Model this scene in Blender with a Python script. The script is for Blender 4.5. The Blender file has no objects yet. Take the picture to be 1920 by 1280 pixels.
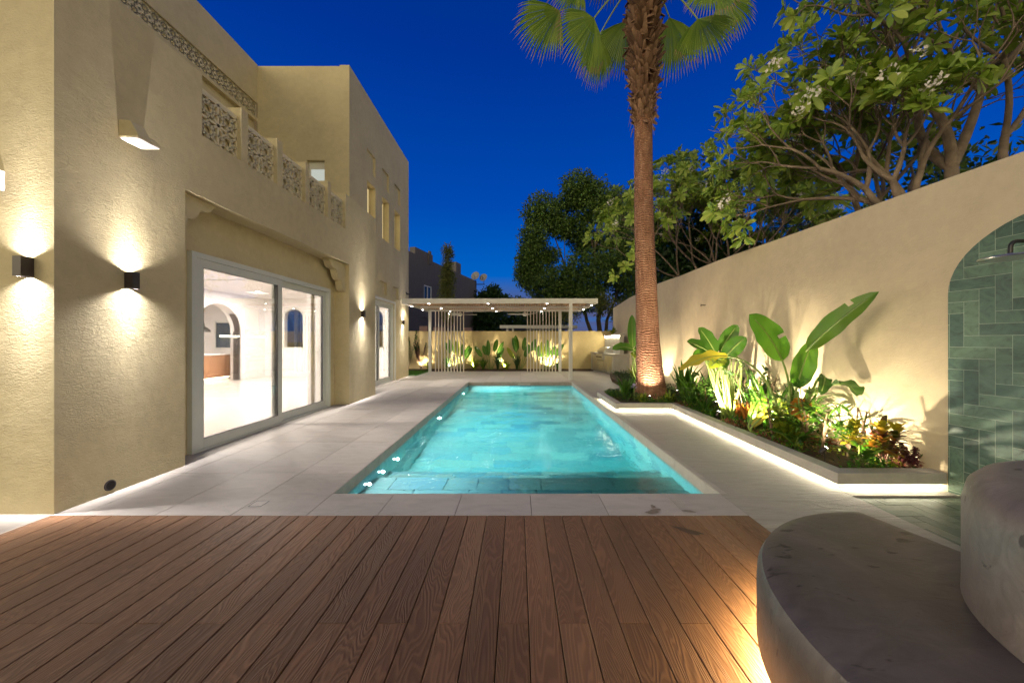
import bpy, bmesh, math, random
from mathutils import Vector, Matrix
R = math.radians
PI = math.pi
sc = bpy.context.scene
COL = sc.collection

# ------------------------------------------------------------------ camera
cd = bpy.data.cameras.new('camera')
cam = bpy.data.objects.new('camera', cd)
COL.objects.link(cam)
cam.location = (0, 0, 1.37)
cam.rotation_euler = (R(90), 0, 0)
cd.sensor_fit = 'HORIZONTAL'
cd.sensor_width = 36
cd.lens = 690 / 1920 * 36
cd.shift_x = -11 / 1920
cd.clip_start = 0.05
cd.clip_end = 3000
sc.camera = cam

# ------------------------------------------------------------------ world: blue hour sky
w = bpy.data.worlds.new('World')
sc.world = w
w.use_nodes = True
wn, wl = w.node_tree.nodes, w.node_tree.links
bg = wn['Background']
tc = wn.new('ShaderNodeTexCoord')
sep = wn.new('ShaderNodeSeparateXYZ')
wl.new(tc.outputs['Generated'], sep.inputs[0])
ramp = wn.new('ShaderNodeValToRGB')
wl.new(sep.outputs['Z'], ramp.inputs['Fac'])
e = ramp.color_ramp.elements
e[0].position = 0.0
e[0].color = (0.035, 0.13, 0.36, 1)
e[1].position = 1.0
e[1].color = (0.0, 0.02, 0.17, 1)
for p, c in ((0.06, (0.022, 0.18, 0.56, 1)), (0.16, (0.0, 0.13, 0.57, 1)), (0.34, (0.0, 0.070, 0.45, 1)), (0.62, (0.0, 0.034, 0.30, 1))):
    k = ramp.color_ramp.elements.new(p)
    k.color = c
# a low purple-grey cloud bank on the horizon
mp = wn.new('ShaderNodeMapping')
mp.inputs['Scale'].default_value = (3, 3, 16)
nz = wn.new('ShaderNodeTexNoise')
nz.inputs['Scale'].default_value = 1.6
nz.inputs['Detail'].default_value = 5
wl.new(tc.outputs['Generated'], mp.inputs[0])
wl.new(mp.outputs[0], nz.inputs['Vector'])
ba = wn.new('ShaderNodeMapRange')
ba.inputs['From Min'].default_value = 0.175
ba.inputs['From Max'].default_value = 0.10
wl.new(sep.outputs['Z'], ba.inputs['Value'])
mr = wn.new('ShaderNodeMapRange')
mr.inputs['From Min'].default_value = 0.30
mr.inputs['From Max'].default_value = 0.52
wl.new(nz.outputs['Fac'], mr.inputs['Value'])
mm = wn.new('ShaderNodeMath')
mm.operation = 'MULTIPLY'
wl.new(ba.outputs[0], mm.inputs[0])
wl.new(mr.outputs[0], mm.inputs[1])
mx = wn.new('ShaderNodeMixRGB')
wl.new(mm.outputs[0], mx.inputs['Fac'])
wl.new(ramp.outputs['Color'], mx.inputs['Color1'])
mx.inputs['Color2'].default_value = (0.085, 0.105, 0.24, 1)
# warm glow added to the unseen sky behind the camera, as fill light
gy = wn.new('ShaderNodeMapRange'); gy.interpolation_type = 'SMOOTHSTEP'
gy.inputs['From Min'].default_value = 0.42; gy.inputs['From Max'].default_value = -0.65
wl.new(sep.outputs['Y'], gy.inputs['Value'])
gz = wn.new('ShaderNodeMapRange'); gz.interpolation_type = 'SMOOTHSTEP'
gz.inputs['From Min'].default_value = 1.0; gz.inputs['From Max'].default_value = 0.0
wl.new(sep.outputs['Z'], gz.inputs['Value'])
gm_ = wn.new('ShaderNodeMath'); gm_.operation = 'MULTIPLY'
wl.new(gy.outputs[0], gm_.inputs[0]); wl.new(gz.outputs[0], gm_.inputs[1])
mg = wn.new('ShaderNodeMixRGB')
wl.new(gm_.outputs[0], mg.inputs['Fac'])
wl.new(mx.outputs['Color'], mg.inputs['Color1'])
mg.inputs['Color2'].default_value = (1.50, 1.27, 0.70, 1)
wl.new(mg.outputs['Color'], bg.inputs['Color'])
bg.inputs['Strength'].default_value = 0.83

# one weak warm low light standing for the after-glow and the town's light
sd = bpy.data.lights.new('glow_sun', 'SUN')
sd.energy = 0.8
sd.angle = R(40)
sd.color = (1.0, 0.84, 0.58)
so = bpy.data.objects.new('glow_sun', sd)
COL.objects.link(so)
so.rotation_euler = Vector((0.62, 0.62, -0.30)).to_track_quat('-Z', 'Y').to_euler()

sc.view_settings.view_transform = 'Standard'
sc.view_settings.look = 'None'
sc.view_settings.exposure = 0.24
sc.view_settings.gamma = 1.0
sc.view_settings.use_curve_mapping = False
sc.render.engine = 'CYCLES'
cy = sc.cycles
cy.use_denoising = True
cy.max_bounces = 8
cy.diffuse_bounces = 4
cy.glossy_bounces = 4
cy.transmission_bounces = 6
cy.transparent_max_bounces = 10
cy.caustics_reflective = False
cy.caustics_refractive = False
cy.sample_clamp_indirect = 4
cy.use_light_tree = True

# ------------------------------------------------------------------ helpers
def V(*a): return Vector(a)

def P(x, y, Y):
    """photo pixel (1920 wide) at depth Y -> world point"""
    return Vector(((x - 971) * Y / 690, Y, 1.37 + (640 - y) * Y / 690))

class MB:
    def __init__(s): s.v = []; s.f = []
    def add(s, vs, fs):
        n = len(s.v)
        s.v += [tuple(q) for q in vs]
        s.f += [tuple(n + i for i in f) for f in fs]
        return s
    def box(s, x0, x1, y0, y1, z0, z1):
        vs = [(x, y, z) for z in (z0, z1) for y in (y0, y1) for x in (x0, x1)]
        return s.add(vs, [(0, 2, 3, 1), (4, 5, 7, 6), (0, 1, 5, 4), (2, 6, 7, 3), (0, 4, 6, 2), (1, 3, 7, 5)])
    def obox(s, c, ax, ay, az):
        """oriented box: centre and three half-axis vectors"""
        c = Vector(c)
        vs = [c + ax * i + ay * j + az * k for k in (-1, 1) for j in (-1, 1) for i in (-1, 1)]
        return s.add(vs, [(0, 2, 3, 1), (4, 5, 7, 6), (0, 1, 5, 4), (2, 6, 7, 3), (0, 4, 6, 2), (1, 3, 7, 5)])
    def bar(s, a, b, n, w, t):
        a = Vector(a); b = Vector(b); d = (b - a); L = d.length
        if L < 1e-6: return s
        d.normalize(); n = Vector(n).normalized(); u = n.cross(d).normalized()
        return s.obox((a + b) / 2, d * (L / 2), u * (w / 2), n * (t / 2))
    def prism(s, poly, z0, z1):
        """poly = list of (x, y), counter-clockwise"""
        n = len(poly)
        vs = [(x, y, z0) for x, y in poly] + [(x, y, z1) for x, y in poly]
        fs = [tuple(range(n - 1, -1, -1)), tuple(range(n, 2 * n))]
        fs += [(i, (i + 1) % n, n + (i + 1) % n, n + i) for i in range(n)]
        return s.add(vs, fs)
    def extrude(s, pts, d):
        """planar polygon of 3-D points extruded by vector d"""
        n = len(pts); d = Vector(d)
        vs = [Vector(q) for q in pts] + [Vector(q) + d for q in pts]
        fs = [tuple(range(n)), tuple(range(2 * n - 1, n - 1, -1))]
        fs += [(i, n + i, n + (i + 1) % n, (i + 1) % n) for i in range(n)]
        return s.add(vs, fs)
    def tube(s, pts, rads, seg=8, cap=True):
        pts = [Vector(q) for q in pts]
        n = len(pts)
        if not hasattr(rads, '__len__'): rads = [rads] * n
        up = Vector((0.13, 0.21, 0.97))
        vs = []
        prev = None
        for i, q in enumerate(pts):
            t = (pts[min(i + 1, n - 1)] - pts[max(i - 1, 0)])
            if t.length < 1e-9: t = Vector((0, 0, 1))
            t.normalize()
            if prev is None:
                a = t.cross(up)
                if a.length < 0.05: a = t.cross(Vector((1, 0, 0)))
            else:
                a = prev - t * prev.dot(t)
            a.normalize(); prev = a
            b = t.cross(a)
            for k in range(seg):
                an = 2 * PI * k / seg
                vs.append(q + (a * math.cos(an) + b * math.sin(an)) * rads[i])
        fs = []
        for i in range(n - 1):
            for k in range(seg):
                k2 = (k + 1) % seg
                fs.append((i * seg + k, i * seg + k2, (i + 1) * seg + k2, (i + 1) * seg + k))
        if cap:
            fs.append(tuple(range(seg - 1, -1, -1)))
            fs.append(tuple((n - 1) * seg + k for k in range(seg)))
        return s.add(vs, fs)
    def lathe(s, c, prof, seg=24):
        """prof = list of (r, z) from bottom to top, about centre c"""
        vs = []
        for r, z in prof:
            for k in range(seg):
                a = 2 * PI * k / seg
                vs.append((c[0] + r * math.cos(a), c[1] + r * math.sin(a), c[2] + z))
        n = len(prof)
        fs = [(i * seg + k, i * seg + (k + 1) % seg, (i + 1) * seg + (k + 1) % seg, (i + 1) * seg + k)
              for i in range(n - 1) for k in range(seg)]
        fs.append(tuple(range(seg - 1, -1, -1)))
        fs.append(tuple((n - 1) * seg + k for k in range(seg)))
        return s.add(vs, fs)
    def build(s, name, mat, parent=None, smooth=False, bevel=0, sharp=40):
        me = bpy.data.meshes.new(name)
        off = wloc(parent)
        me.from_pydata([(x - off[0], y - off[1], z - off[2]) for x, y, z in s.v], [], s.f)
        me.validate()
        if mat is not None: me.materials.append(mat)
        if smooth:
            me.polygons.foreach_set('use_smooth', [True] * len(me.polygons))
            if sharp: me.set_sharp_from_angle(angle=R(sharp))
        o = bpy.data.objects.new(name, me)
        COL.objects.link(o)
        if parent is not None: o.parent = parent
        if bevel:
            m = o.modifiers.new('bevel', 'BEVEL')
            m.width = bevel; m.segments = 2; m.limit_method = 'ANGLE'; m.angle_limit = R(50)
        return o

def wloc(o):
    p = Vector((0, 0, 0))
    while o is not None:
        p = p + o.location
        o = o.parent
    return p

def tag(o, label=None, cat=None, group=None, kind=None):
    if label: o['label'] = label
    if cat: o['category'] = cat
    if group: o['group'] = group
    if kind: o['kind'] = kind
    return o

def thing(name, label, cat, loc=(0, 0, 0), group=None):
    o = bpy.data.objects.new(name, None)
    o.empty_display_size = 0.2
    COL.objects.link(o)
    o.location = loc
    return tag(o, label, cat, group)

def copy_tree(o, parent=None):
    c = o.copy(); COL.objects.link(c)
    if parent is not None: c.parent = parent
    for ch in list(o.children): copy_tree(ch, c)
    return c

def lamp(kind, loc, energy, color, parent=None, aim=None, size=0.02, spot=60, blend=0.3, shape=None):
    d = bpy.data.lights.new('lamp_light', kind)
    d.energy = energy; d.color = color
    if kind == 'SPOT':
        d.spot_size = R(spot); d.spot_blend = blend; d.shadow_soft_size = size
    elif kind == 'POINT': d.shadow_soft_size = size
    elif kind == 'AREA':
        d.size = size
        if shape: d.shape = 'RECTANGLE'; d.size = shape[0]; d.size_y = shape[1]
    o = bpy.data.objects.new('lamp_light', d)
    COL.objects.link(o)
    o.location = Vector(loc) - wloc(parent)
    if aim is not None:
        o.rotation_euler = Vector(aim).to_track_quat('-Z', 'Y').to_euler()
    if parent is not None: o.parent = parent
    return o

# ------------------------------------------------------------------ materials
def newmat(name):
    m = bpy.data.materials.new(name); m.use_nodes = True
    return m, m.node_tree.nodes, m.node_tree.links, m.node_tree.nodes['Principled BSDF']

def noise(n, l, vec, scale, detail=4, rough=0.5, dist=0.0):
    t = n.new('ShaderNodeTexNoise')
    t.inputs['Scale'].default_value = scale
    t.inputs['Detail'].default_value = detail
    t.inputs['Roughness'].default_value = rough
    t.inputs['Distortion'].default_value = dist
    if vec is not None: l.new(vec, t.inputs['Vector'])
    return t.outputs['Fac']

def mapping(n, l, vec, sc_=(1, 1, 1), rot=(0, 0, 0), loc=(0, 0, 0)):
    t = n.new('ShaderNodeMapping')
    t.inputs['Scale'].default_value = sc_
    t.inputs['Rotation'].default_value = rot
    t.inputs['Location'].default_value = loc
    l.new(vec, t.inputs[0])
    return t.outputs[0]

def rampc(n, l, fac, stops):
    t = n.new('ShaderNodeValToRGB')
    l.new(fac, t.inputs['Fac'])
    el = t.color_ramp.elements
    el[0].position = stops[0][0]; el[0].color = (*stops[0][1], 1)
    el[1].position = stops[-1][0]; el[1].color = (*stops[-1][1], 1)
    for p, c in stops[1:-1]:
        k = el.new(p); k.color = (*c, 1)
    return t.outputs['Color']

def bump(n, l, h, strength, dist, normal=None):
    t = n.new('ShaderNodeBump')
    t.inputs['Strength'].default_value = strength
    t.inputs['Distance'].default_value = dist
    l.new(h, t.inputs['Height'])
    if normal is not None: l.new(normal, t.inputs['Normal'])
    return t.outputs['Normal']

def math_(n, l, op, a, b=None):
    t = n.new('ShaderNodeMath'); t.operation = op
    for i, q in enumerate((a, b)):
        if q is None: continue
        if isinstance(q, (int, float)): t.inputs[i].default_value = q
        else: l.new(q, t.inputs[i])
    return t.outputs[0]

def geo(n): return n.new('ShaderNodeNewGeometry')

def mixc(n, l, fac, a, b, mode='MIX'):
    t = n.new('ShaderNodeMixRGB'); t.blend_type = mode
    for i, q in enumerate((fac, a, b)):
        if isinstance(q, (int, float)): t.inputs[i].default_value = q
        elif isinstance(q, tuple): t.inputs[i].default_value = (*q, 1)
        else: l.new(q, t.inputs[i])
    return t.outputs[0]

def simple(name, col, rough=0.5, metal=0.0, var=0.08, scale=6, bmp=0.0, bscale=60, spec=0.5):
    m, n, l, b = newmat(name)
    g = geo(n)
    f = noise(n, l, g.outputs['Position'], scale, 4)
    c0 = tuple(max(0, c * (1 - var)) for c in col); c1 = tuple(min(1, c * (1 + var)) for c in col)
    l.new(rampc(n, l, f, [(0.3, c0), (0.7, c1)]), b.inputs['Base Color'])
    b.inputs['Roughness'].default_value = rough
    b.inputs['Metallic'].default_value = metal
    b.inputs['Specular IOR Level'].default_value = spec
    if bmp:
        l.new(bump(n, l, noise(n, l, g.outputs['Position'], bscale, 4), bmp, 0.01), b.inputs['Normal'])
    return m

def stucco(name, col, amp=0.6, coarse=1.0):
    m, n, l, b = newmat(name)
    g = geo(n); pos = g.outputs['Position']
    f = noise(n, l, pos, 0.9, 5, 0.6)
    f2 = noise(n, l, pos, 9, 5, 0.65)
    fa = math_(n, l, 'ADD', math_(n, l, 'MULTIPLY', f, 0.6), math_(n, l, 'MULTIPLY', f2, 0.4))
    l.new(rampc(n, l, fa, [(0.32, tuple(c * f_ for c, f_ in zip(col, (0.84, 0.83, 0.82)))), (0.5, tuple(c * 0.97 for c in col)), (0.66, tuple(min(1, c * 1.07) for c in col))]), b.inputs['Base Color'])
    b.inputs['Roughness'].default_value = 0.85
    b.inputs['Specular IOR Level'].default_value = 0.25
    # trowel strokes: stretched, distorted noise + grain
    s1 = noise(n, l, mapping(n, l, pos, (13, 13, 24), (0.5, 0.45, 0)), 1.0 * coarse, 7, 0.68, 1.3)
    s2 = noise(n, l, mapping(n, l, pos, (30, 30, 75), (-0.6, -0.5, 0)), 1.0 * coarse, 4, 0.62, 0.8)
    s3 = noise(n, l, pos, 170, 2, 0.5)
    hgt = math_(n, l, 'ADD', math_(n, l, 'MULTIPLY', s1, 1.0), math_(n, l, 'ADD', math_(n, l, 'MULTIPLY', s2, 0.4), math_(n, l, 'MULTIPLY', s3, 0.10)))
    patch = n.new('ShaderNodeMapRange'); patch.inputs['From Min'].default_value = 0.35; patch.inputs['From Max'].default_value = 0.65; patch.inputs['To Min'].default_value = 0.35
    l.new(noise(n, l, pos, 1.7, 3, 0.6, 0.5), patch.inputs['Value'])
    l.new(bump(n, l, math_(n, l, 'MULTIPLY', hgt, patch.outputs[0]), 1.0, 0.036 * amp), b.inputs['Normal'])
    return m

def island_mat(name, stops, rough=0.6, vein=0.0, bmp=0.2, grain_scale=8, stretch=(1, 1, 1), spec=0.4, dist=0.006, local=0.35, rot=(0, 0, 0)):
    """stone or slate laid as separate slabs: every slab has its own shade"""
    m, n, l, b = newmat(name)
    g = geo(n)
    ri = g.outputs['Random Per Island']
    base = rampc(n, l, ri, stops)
    off = n.new('ShaderNodeCombineXYZ')
    l.new(math_(n, l, 'MULTIPLY', ri, 40), off.inputs[0]); l.new(math_(n, l, 'MULTIPLY', ri, 73), off.inputs[1]); l.new(math_(n, l, 'MULTIPLY', ri, 19), off.inputs[2])
    va = n.new('ShaderNodeVectorMath'); va.operation = 'ADD'
    l.new(g.outputs['Position'], va.inputs[0]); l.new(off.outputs[0], va.inputs[1])
    vec = mapping(n, l, va.outputs[0], stretch, rot)
    f = noise(n, l, vec, grain_scale, 6, 0.6, vein)
    cl = mixc(n, l, local, (1, 1, 1), rampc(n, l, f, [(0.3, (0.45, 0.45, 0.45)), (0.5, (0.95, 0.95, 0.95)), (0.7, (1.25, 1.25, 1.25))]))
    l.new(mixc(n, l, 1.0, base, cl, 'MULTIPLY'), b.inputs['Base Color'])
    b.inputs['Roughness'].default_value = rough
    b.inputs['Specular IOR Level'].default_value = spec
    h = math_(n, l, 'ADD', f, math_(n, l, 'MULTIPLY', noise(n, l, vec, grain_scale * 9, 4, 0.6), 0.3))
    l.new(bump(n, l, h, bmp, dist), b.inputs['Normal'])
    return m

def emis(name, col, strength):
    m = bpy.data.materials.new(name); m.use_nodes = True
    n, l = m.node_tree.nodes, m.node_tree.links
    n.remove(n['Principled BSDF'])
    em = n.new('ShaderNodeEmission')
    em.inputs['Color'].default_value = (*col, 1); em.inputs['Strength'].default_value = strength
    l.new(em.outputs[0], n['Material Output'].inputs['Surface'])
    return m

def leafmat(name, stops, rough=0.38, trans=0.35, spec=0.45, scale=3.0, byisland=True):
    m, n, l, b = newmat(name)
    g = geo(n)
    f = noise(n, l, g.outputs['Position'], scale, 3)
    if byisland:
        f = math_(n, l, 'ADD', math_(n, l, 'MULTIPLY', g.outputs['Random Per Island'], 0.6), math_(n, l, 'MULTIPLY', f, 0.45))
    col = rampc(n, l, f, stops)
    l.new(col, b.inputs['Base Color'])
    b.inputs['Roughness'].default_value = rough
    b.inputs['Specular IOR Level'].default_value = spec
    tr = n.new('ShaderNodeBsdfTranslucent')
    l.new(mixc(n, l, 0.5, col, mixc(n, l, 1.0, col, (1.6, 1.6, 0.6), 'MULTIPLY')), tr.inputs['Color'])
    ms = n.new('ShaderNodeMixShader'); ms.inputs[0].default_value = trans
    l.new(b.outputs[0], ms.inputs[1]); l.new(tr.outputs[0], ms.inputs[2])
    l.new(ms.outputs[0], n['Material Output'].inputs['Surface'])
    return m

M = {}
WALLC = (0.65, 0.565, 0.35)
M['stucco'] = stucco('cream_stucco_rough', WALLC, 0.33, 1.6)
M['stucco_fine'] = stucco('cream_stucco_fine', WALLC, 0.22)
M['garden_stucco'] = stucco('garden_wall_render', (0.66, 0.56, 0.37), 0.10)
M['back_stucco'] = stucco('back_wall_render', (0.62, 0.49, 0.24), 0.10)
M['lattice'] = simple('cream_lattice', (0.80, 0.72, 0.50), 0.8, var=0.05)
M['white_wall'] = simple('white_interior_paint', (0.82, 0.79, 0.77), 0.7, var=0.02)
M['white_metal'] = simple('white_powder_coat', (0.74, 0.74, 0.68), 0.35, var=0.03)
M['frame'] = simple('door_frame_powder_coat', (0.66, 0.69, 0.64), 0.4, var=0.03)
M['black_metal'] = simple('black_metal', (0.02, 0.02, 0.022), 0.35, var=0.1)
M['bronze'] = simple('dark_bronze', (0.055, 0.045, 0.045), 0.4, metal=0.3, var=0.1)
M['steel'] = simple('brushed_steel', (0.62, 0.61, 0.58), 0.28, metal=0.95, var=0.05, bmp=0.1, bscale=40)
M['concrete'] = None
M['soil'] = simple('dark_soil', (0.06, 0.035, 0.02), 0.95, var=0.5, scale=30, bmp=1.0, bscale=40)
M['hedge_ground'] = simple('earth', (0.10, 0.09, 0.07), 0.95, var=0.3)
M['cap'] = island_mat('planter_stone', [(0, (0.42, 0.40, 0.34)), (1, (0.50, 0.48, 0.42))], 0.6, 0.5, 0.3, 5, (1, 1, 1))
M['paver'] = island_mat('porcelain_paving', [(0, (0.40, 0.37, 0.33)), (0.5, (0.435, 0.405, 0.362)), (1, (0.47, 0.437, 0.392))], 0.55, 1.2, 0.35, 3.2, (1.0, 2.6, 1), local=0.26, dist=0.010, rot=(0, 0, 0.6))
M['paver_rough'] = island_mat('riven_stone_paving', [(0, (0.33, 0.31, 0.27)), (1, (0.38, 0.36, 0.31))], 0.5, 1.5, 0.75, 2.6, (1.0, 4.5, 1), local=0.30, dist=0.022, rot=(0, 0, 0.75))
M['grout'] = simple('grout', (0.13, 0.12, 0.11), 0.9)
M['slate'] = island_mat('green_slate', [(0, (0.050, 0.098, 0.075)), (0.35, (0.082, 0.150, 0.110)), (0.7, (0.13, 0.215, 0.15)), (1, (0.060, 0.11, 0.09))], 0.42, 2.6, 0.4, 6, (1, 1, 1.6), local=0.9)
M['slate_grout'] = simple('pale_green_grout', (0.42, 0.50, 0.40), 0.85)
M['slate_floor'] = island_mat('green_slate_floor', [(0, (0.10, 0.14, 0.10)), (0.5, (0.16, 0.21, 0.15)), (1, (0.23, 0.27, 0.19))], 0.45, 1.8, 0.35, 7, (1, 1, 1), local=0.5)
M['pool_tile'] = island_mat('pool_slate_tile', [(0, (0.12, 0.28, 0.32)), (0.3, (0.30, 0.52, 0.50)), (0.55, (0.18, 0.40, 0.45)), (0.8, (0.50, 0.70, 0.64)), (1, (0.36, 0.58, 0.58))], 0.5, 1.8, 0.2, 4, (1, 2, 1), local=0.35)
M['wood_island'] = simple('oak_veneer', (0.42, 0.22, 0.12), 0.5, var=0.12, scale=4)
M['batten'] = simple('tan_wood_batten', (0.60, 0.38, 0.23), 0.6, var=0.15, scale=8)

# composite deck boards with embossed grain
m, n, l, b = newmat('deck_board'); M['deck'] = m
g = geo(n); ri = g.outputs['Random Per Island']
off = n.new('ShaderNodeCombineXYZ')
l.new(math_(n, l, 'MULTIPLY', ri, 31), off.inputs[0]); l.new(math_(n, l, 'MULTIPLY', ri, 57), off.inputs[1])
va = n.new('ShaderNodeVectorMath'); va.operation = 'ADD'
l.new(g.outputs['Position'], va.inputs[0]); l.new(off.outputs[0], va.inputs[1])
wv = mapping(n, l, va.outputs[0], (5.5, 0.75, 1))
fld = noise(n, l, wv, 1.0, 2.5, 0.45, 0.35)
rings = math_(n, l, 'SINE', math_(n, l, 'MULTIPLY', fld, 250.0))
fine = noise(n, l, mapping(n, l, va.outputs[0], (90, 6, 1)), 1.0, 3, 0.6)
hh = math_(n, l, 'ADD', math_(n, l, 'MULTIPLY', rings, 0.5), math_(n, l, 'MULTIPLY', fine, 0.9))
basec = rampc(n, l, ri, [(0, (0.165, 0.092, 0.048)), (0.35, (0.215, 0.118, 0.062)), (0.55, (0.185, 0.104, 0.056)), (0.8, (0.230, 0.128, 0.067)), (1, (0.255, 0.150, 0.083))])
broad = noise(n, l, mapping(n, l, g.outputs['Position'], (1.2, 0.5, 1)), 1.3, 5, 0.6)
basec = mixc(n, l, 1.0, basec, rampc(n, l, broad, [(0.3, (0.8, 0.8, 0.82)), (0.7, (1.2, 1.17, 1.12))]), 'MULTIPLY')
stre = rampc(n, l, rings, [(0.0, (0.72, 0.68, 0.66)), (0.5, (1.0, 1.0, 1.0)), (1.0, (1.30, 1.24, 1.18))])
l.new(mixc(n, l, 0.5, basec, mixc(n, l, 1.0, basec, stre, 'MULTIPLY')), b.inputs['Base Color'])
b.inputs['Roughness'].default_value = 0.55
b.inputs['Specular IOR Level'].default_value = 0.3
l.new(bump(n, l, hh, 0.55, 0.0022), b.inputs['Normal'])
M['deck_gap'] = simple('deck_gap_dark', (0.008, 0.006, 0.005), 0.9)

# polished micro-cement
m, n, l, b = newmat('micro_cement'); M['concrete'] = m
g = geo(n); pos = g.outputs['Position']
f1 = noise(n, l, pos, 1.6, 8, 0.62, 0.8)
f2 = noise(n, l, mapping(n, l, pos, (2.2, 5, 3), (0, 0, 0.6)), 3.0, 6, 0.6, 1.2)
f3 = noise(n, l, mapping(n, l, pos, (5, 13, 9), (0, 0, 0.4)), 1.6, 3, 0.5, 0.6)
ca = rampc(n, l, f1, [(0.32, (0.095, 0.080, 0.069)), (0.5, (0.130, 0.112, 0.097)), (0.68, (0.185, 0.160, 0.140))])
ca = mixc(n, l, 1.0, ca, rampc(n, l, f2, [(0.38, (0.82, 0.82, 0.82)), (0.62, (1.14, 1.14, 1.14))]), 'MULTIPLY')
ca = mixc(n, l, 1.0, ca, rampc(n, l, f3, [(0.30, (0.40, 0.36, 0.36)), (0.35, (1.0, 1.0, 1.0))]), 'MULTIPLY')
l.new(ca, b.inputs['Base Color'])
l.new(rampc(n, l, f2, [(0.3, (0.35, 0.35, 0.35)), (0.7, (0.55, 0.55, 0.55))]), b.inputs['Roughness'])
l.new(bump(n, l, math_(n, l, 'ADD', f1, math_(n, l, 'MULTIPLY', f2, 0.5)), 0.3, 0.02), b.inputs['Normal'])

# water
m = bpy.data.materials.new('pool_water'); m.use_nodes = True; M['water'] = m
n, l = m.node_tree.nodes, m.node_tree.links
b = n['Principled BSDF']
b.inputs['Base Color'].default_value = (1, 1, 1, 1)
b.inputs['Transmission Weight'].default_value = 1.0
b.inputs['Roughness'].default_value = 0.0
b.inputs['IOR'].default_value = 1.333
g = geo(n)
wa = noise(n, l, mapping(n, l, g.outputs['Position'], (1.3, 1, 1)), 2.6, 3, 0.5, 0.5)
wb = noise(n, l, mapping(n, l, g.outputs['Position'], (1.5, 1, 1)), 13, 2, 0.5, 0.3)
# the pump stirs the right-hand side of the pool
xs = n.new('ShaderNodeSeparateXYZ'); l.new(g.outputs['Position'], xs.inputs[0])
stir = n.new('ShaderNodeMapRange'); stir.inputs['From Min'].default_value = -0.2; stir.inputs['From Max'].default_value = 1.3
stir.inputs['To Min'].default_value = 0.25
l.new(xs.outputs['X'], stir.inputs['Value'])
hw = math_(n, l, 'ADD', math_(n, l, 'MULTIPLY', wa, 0.6), math_(n, l, 'MULTIPLY', wb, math_(n, l, 'MULTIPLY', stir.outputs[0], 0.35)))
l.new(bump(n, l, hw, 1.0, 0.020), b.inputs['Normal'])
ab = n.new('ShaderNodeVolumeAbsorption')
ab.inputs['Color'].default_value = (0.30, 0.93, 0.93, 1)
ab.inputs['Density'].default_value = 0.36
l.new(ab.outputs[0], n['Material Output'].inputs['Volume'])

# glazing that lets lamp light through
def glassmat(name, tint=(0.98, 0.99, 0.985), refl=1.0):
    m = bpy.data.materials.new(name); m.use_nodes = True
    n, l = m.node_tree.nodes, m.node_tree.links
    n.remove(n['Principled BSDF'])
    t = n.new('ShaderNodeBsdfTransparent'); t.inputs[0].default_value = (*tint, 1)
    gl = n.new('ShaderNodeBsdfGlossy'); gl.inputs['Roughness'].default_value = 0.0
    fr = n.new('ShaderNodeFresnel'); fr.inputs['IOR'].default_value = 1.45
    f = math_(n, l, 'MULTIPLY', fr.outputs[0], refl)
    ms = n.new('ShaderNodeMixShader')
    l.new(f, ms.inputs[0]); l.new(t.outputs[0], ms.inputs[1]); l.new(gl.outputs[0], ms.inputs[2])
    l.new(ms.outputs[0], n['Material Output'].inputs['Surface'])
    return m
M['glass'] = glassmat('clear_glass', refl=0.8)
M['dark_glass'] = simple('unlit_window_glass', (0.02, 0.05, 0.09), 0.08, var=0.2)
M['white_light'] = emis('white_led', (1.0, 0.93, 0.82), 30)
M['strip_light'] = emis('warm_led_strip', (1.0, 0.90, 0.64), 50)
M['bench_light'] = emis('amber_led_strip', (1.0, 0.72, 0.36), 260)
M['sconce_lens'] = emis('sconce_lens', (0.9, 0.93, 1.0), 12)
M['niche_glow'] = emis('added_niche_glow', (1.0, 0.78, 0.38), 0.55)  # added glow standing for the light on the niche reveals
M['lit_window'] = emis('lit_window', (0.8, 0.85, 0.75), 0.55)
WARM = (1.0, 0.80, 0.52)
NEUT = (1.0, 0.88, 0.72)
# ================================================================== GROUND
PX0, PX1, PY0, PY1 = -1.67, 1.82, 3.32, 12.45      # pool opening
WZ = -0.14                                          # water level

g = MB()      # one sheet to the horizon, open where the pool is dug
xs = [-900, PX0 - 0.25, PX1 + 0.25, 900]; ys = [-900, PY0 - 0.25, PY1 + 0.25, 900]
for i in range(3):
    for j in range(3):
        if i == 1 and j == 1: continue
        g.add([(xs[i], ys[j], -0.09), (xs[i + 1], ys[j], -0.09), (xs[i + 1], ys[j + 1], -0.09), (xs[i], ys[j + 1], -0.09)], [(0, 1, 2, 3)])
tag(g.build('ground', M['hedge_ground']), kind='structure')

def slabs(mb, xs, ys, z0=-0.03, z1=0.0, gap=0.0026, skip=None, rng=None):
    for i in range(len(xs) - 1):
        for j in range(len(ys) - 1):
            x0, x1, y0, y1 = xs[i] + gap, xs[i + 1] - gap, ys[j] + gap, ys[j + 1] - gap
            if skip and skip(x0, x1, y0, y1): continue
            if x1 - x0 < 0.01 or y1 - y0 < 0.01: continue
            dz = random.uniform(-0.0006, 0.0006)
            mb.box(x0, x1, y0, y1, z0, z1 + dz)

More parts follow.
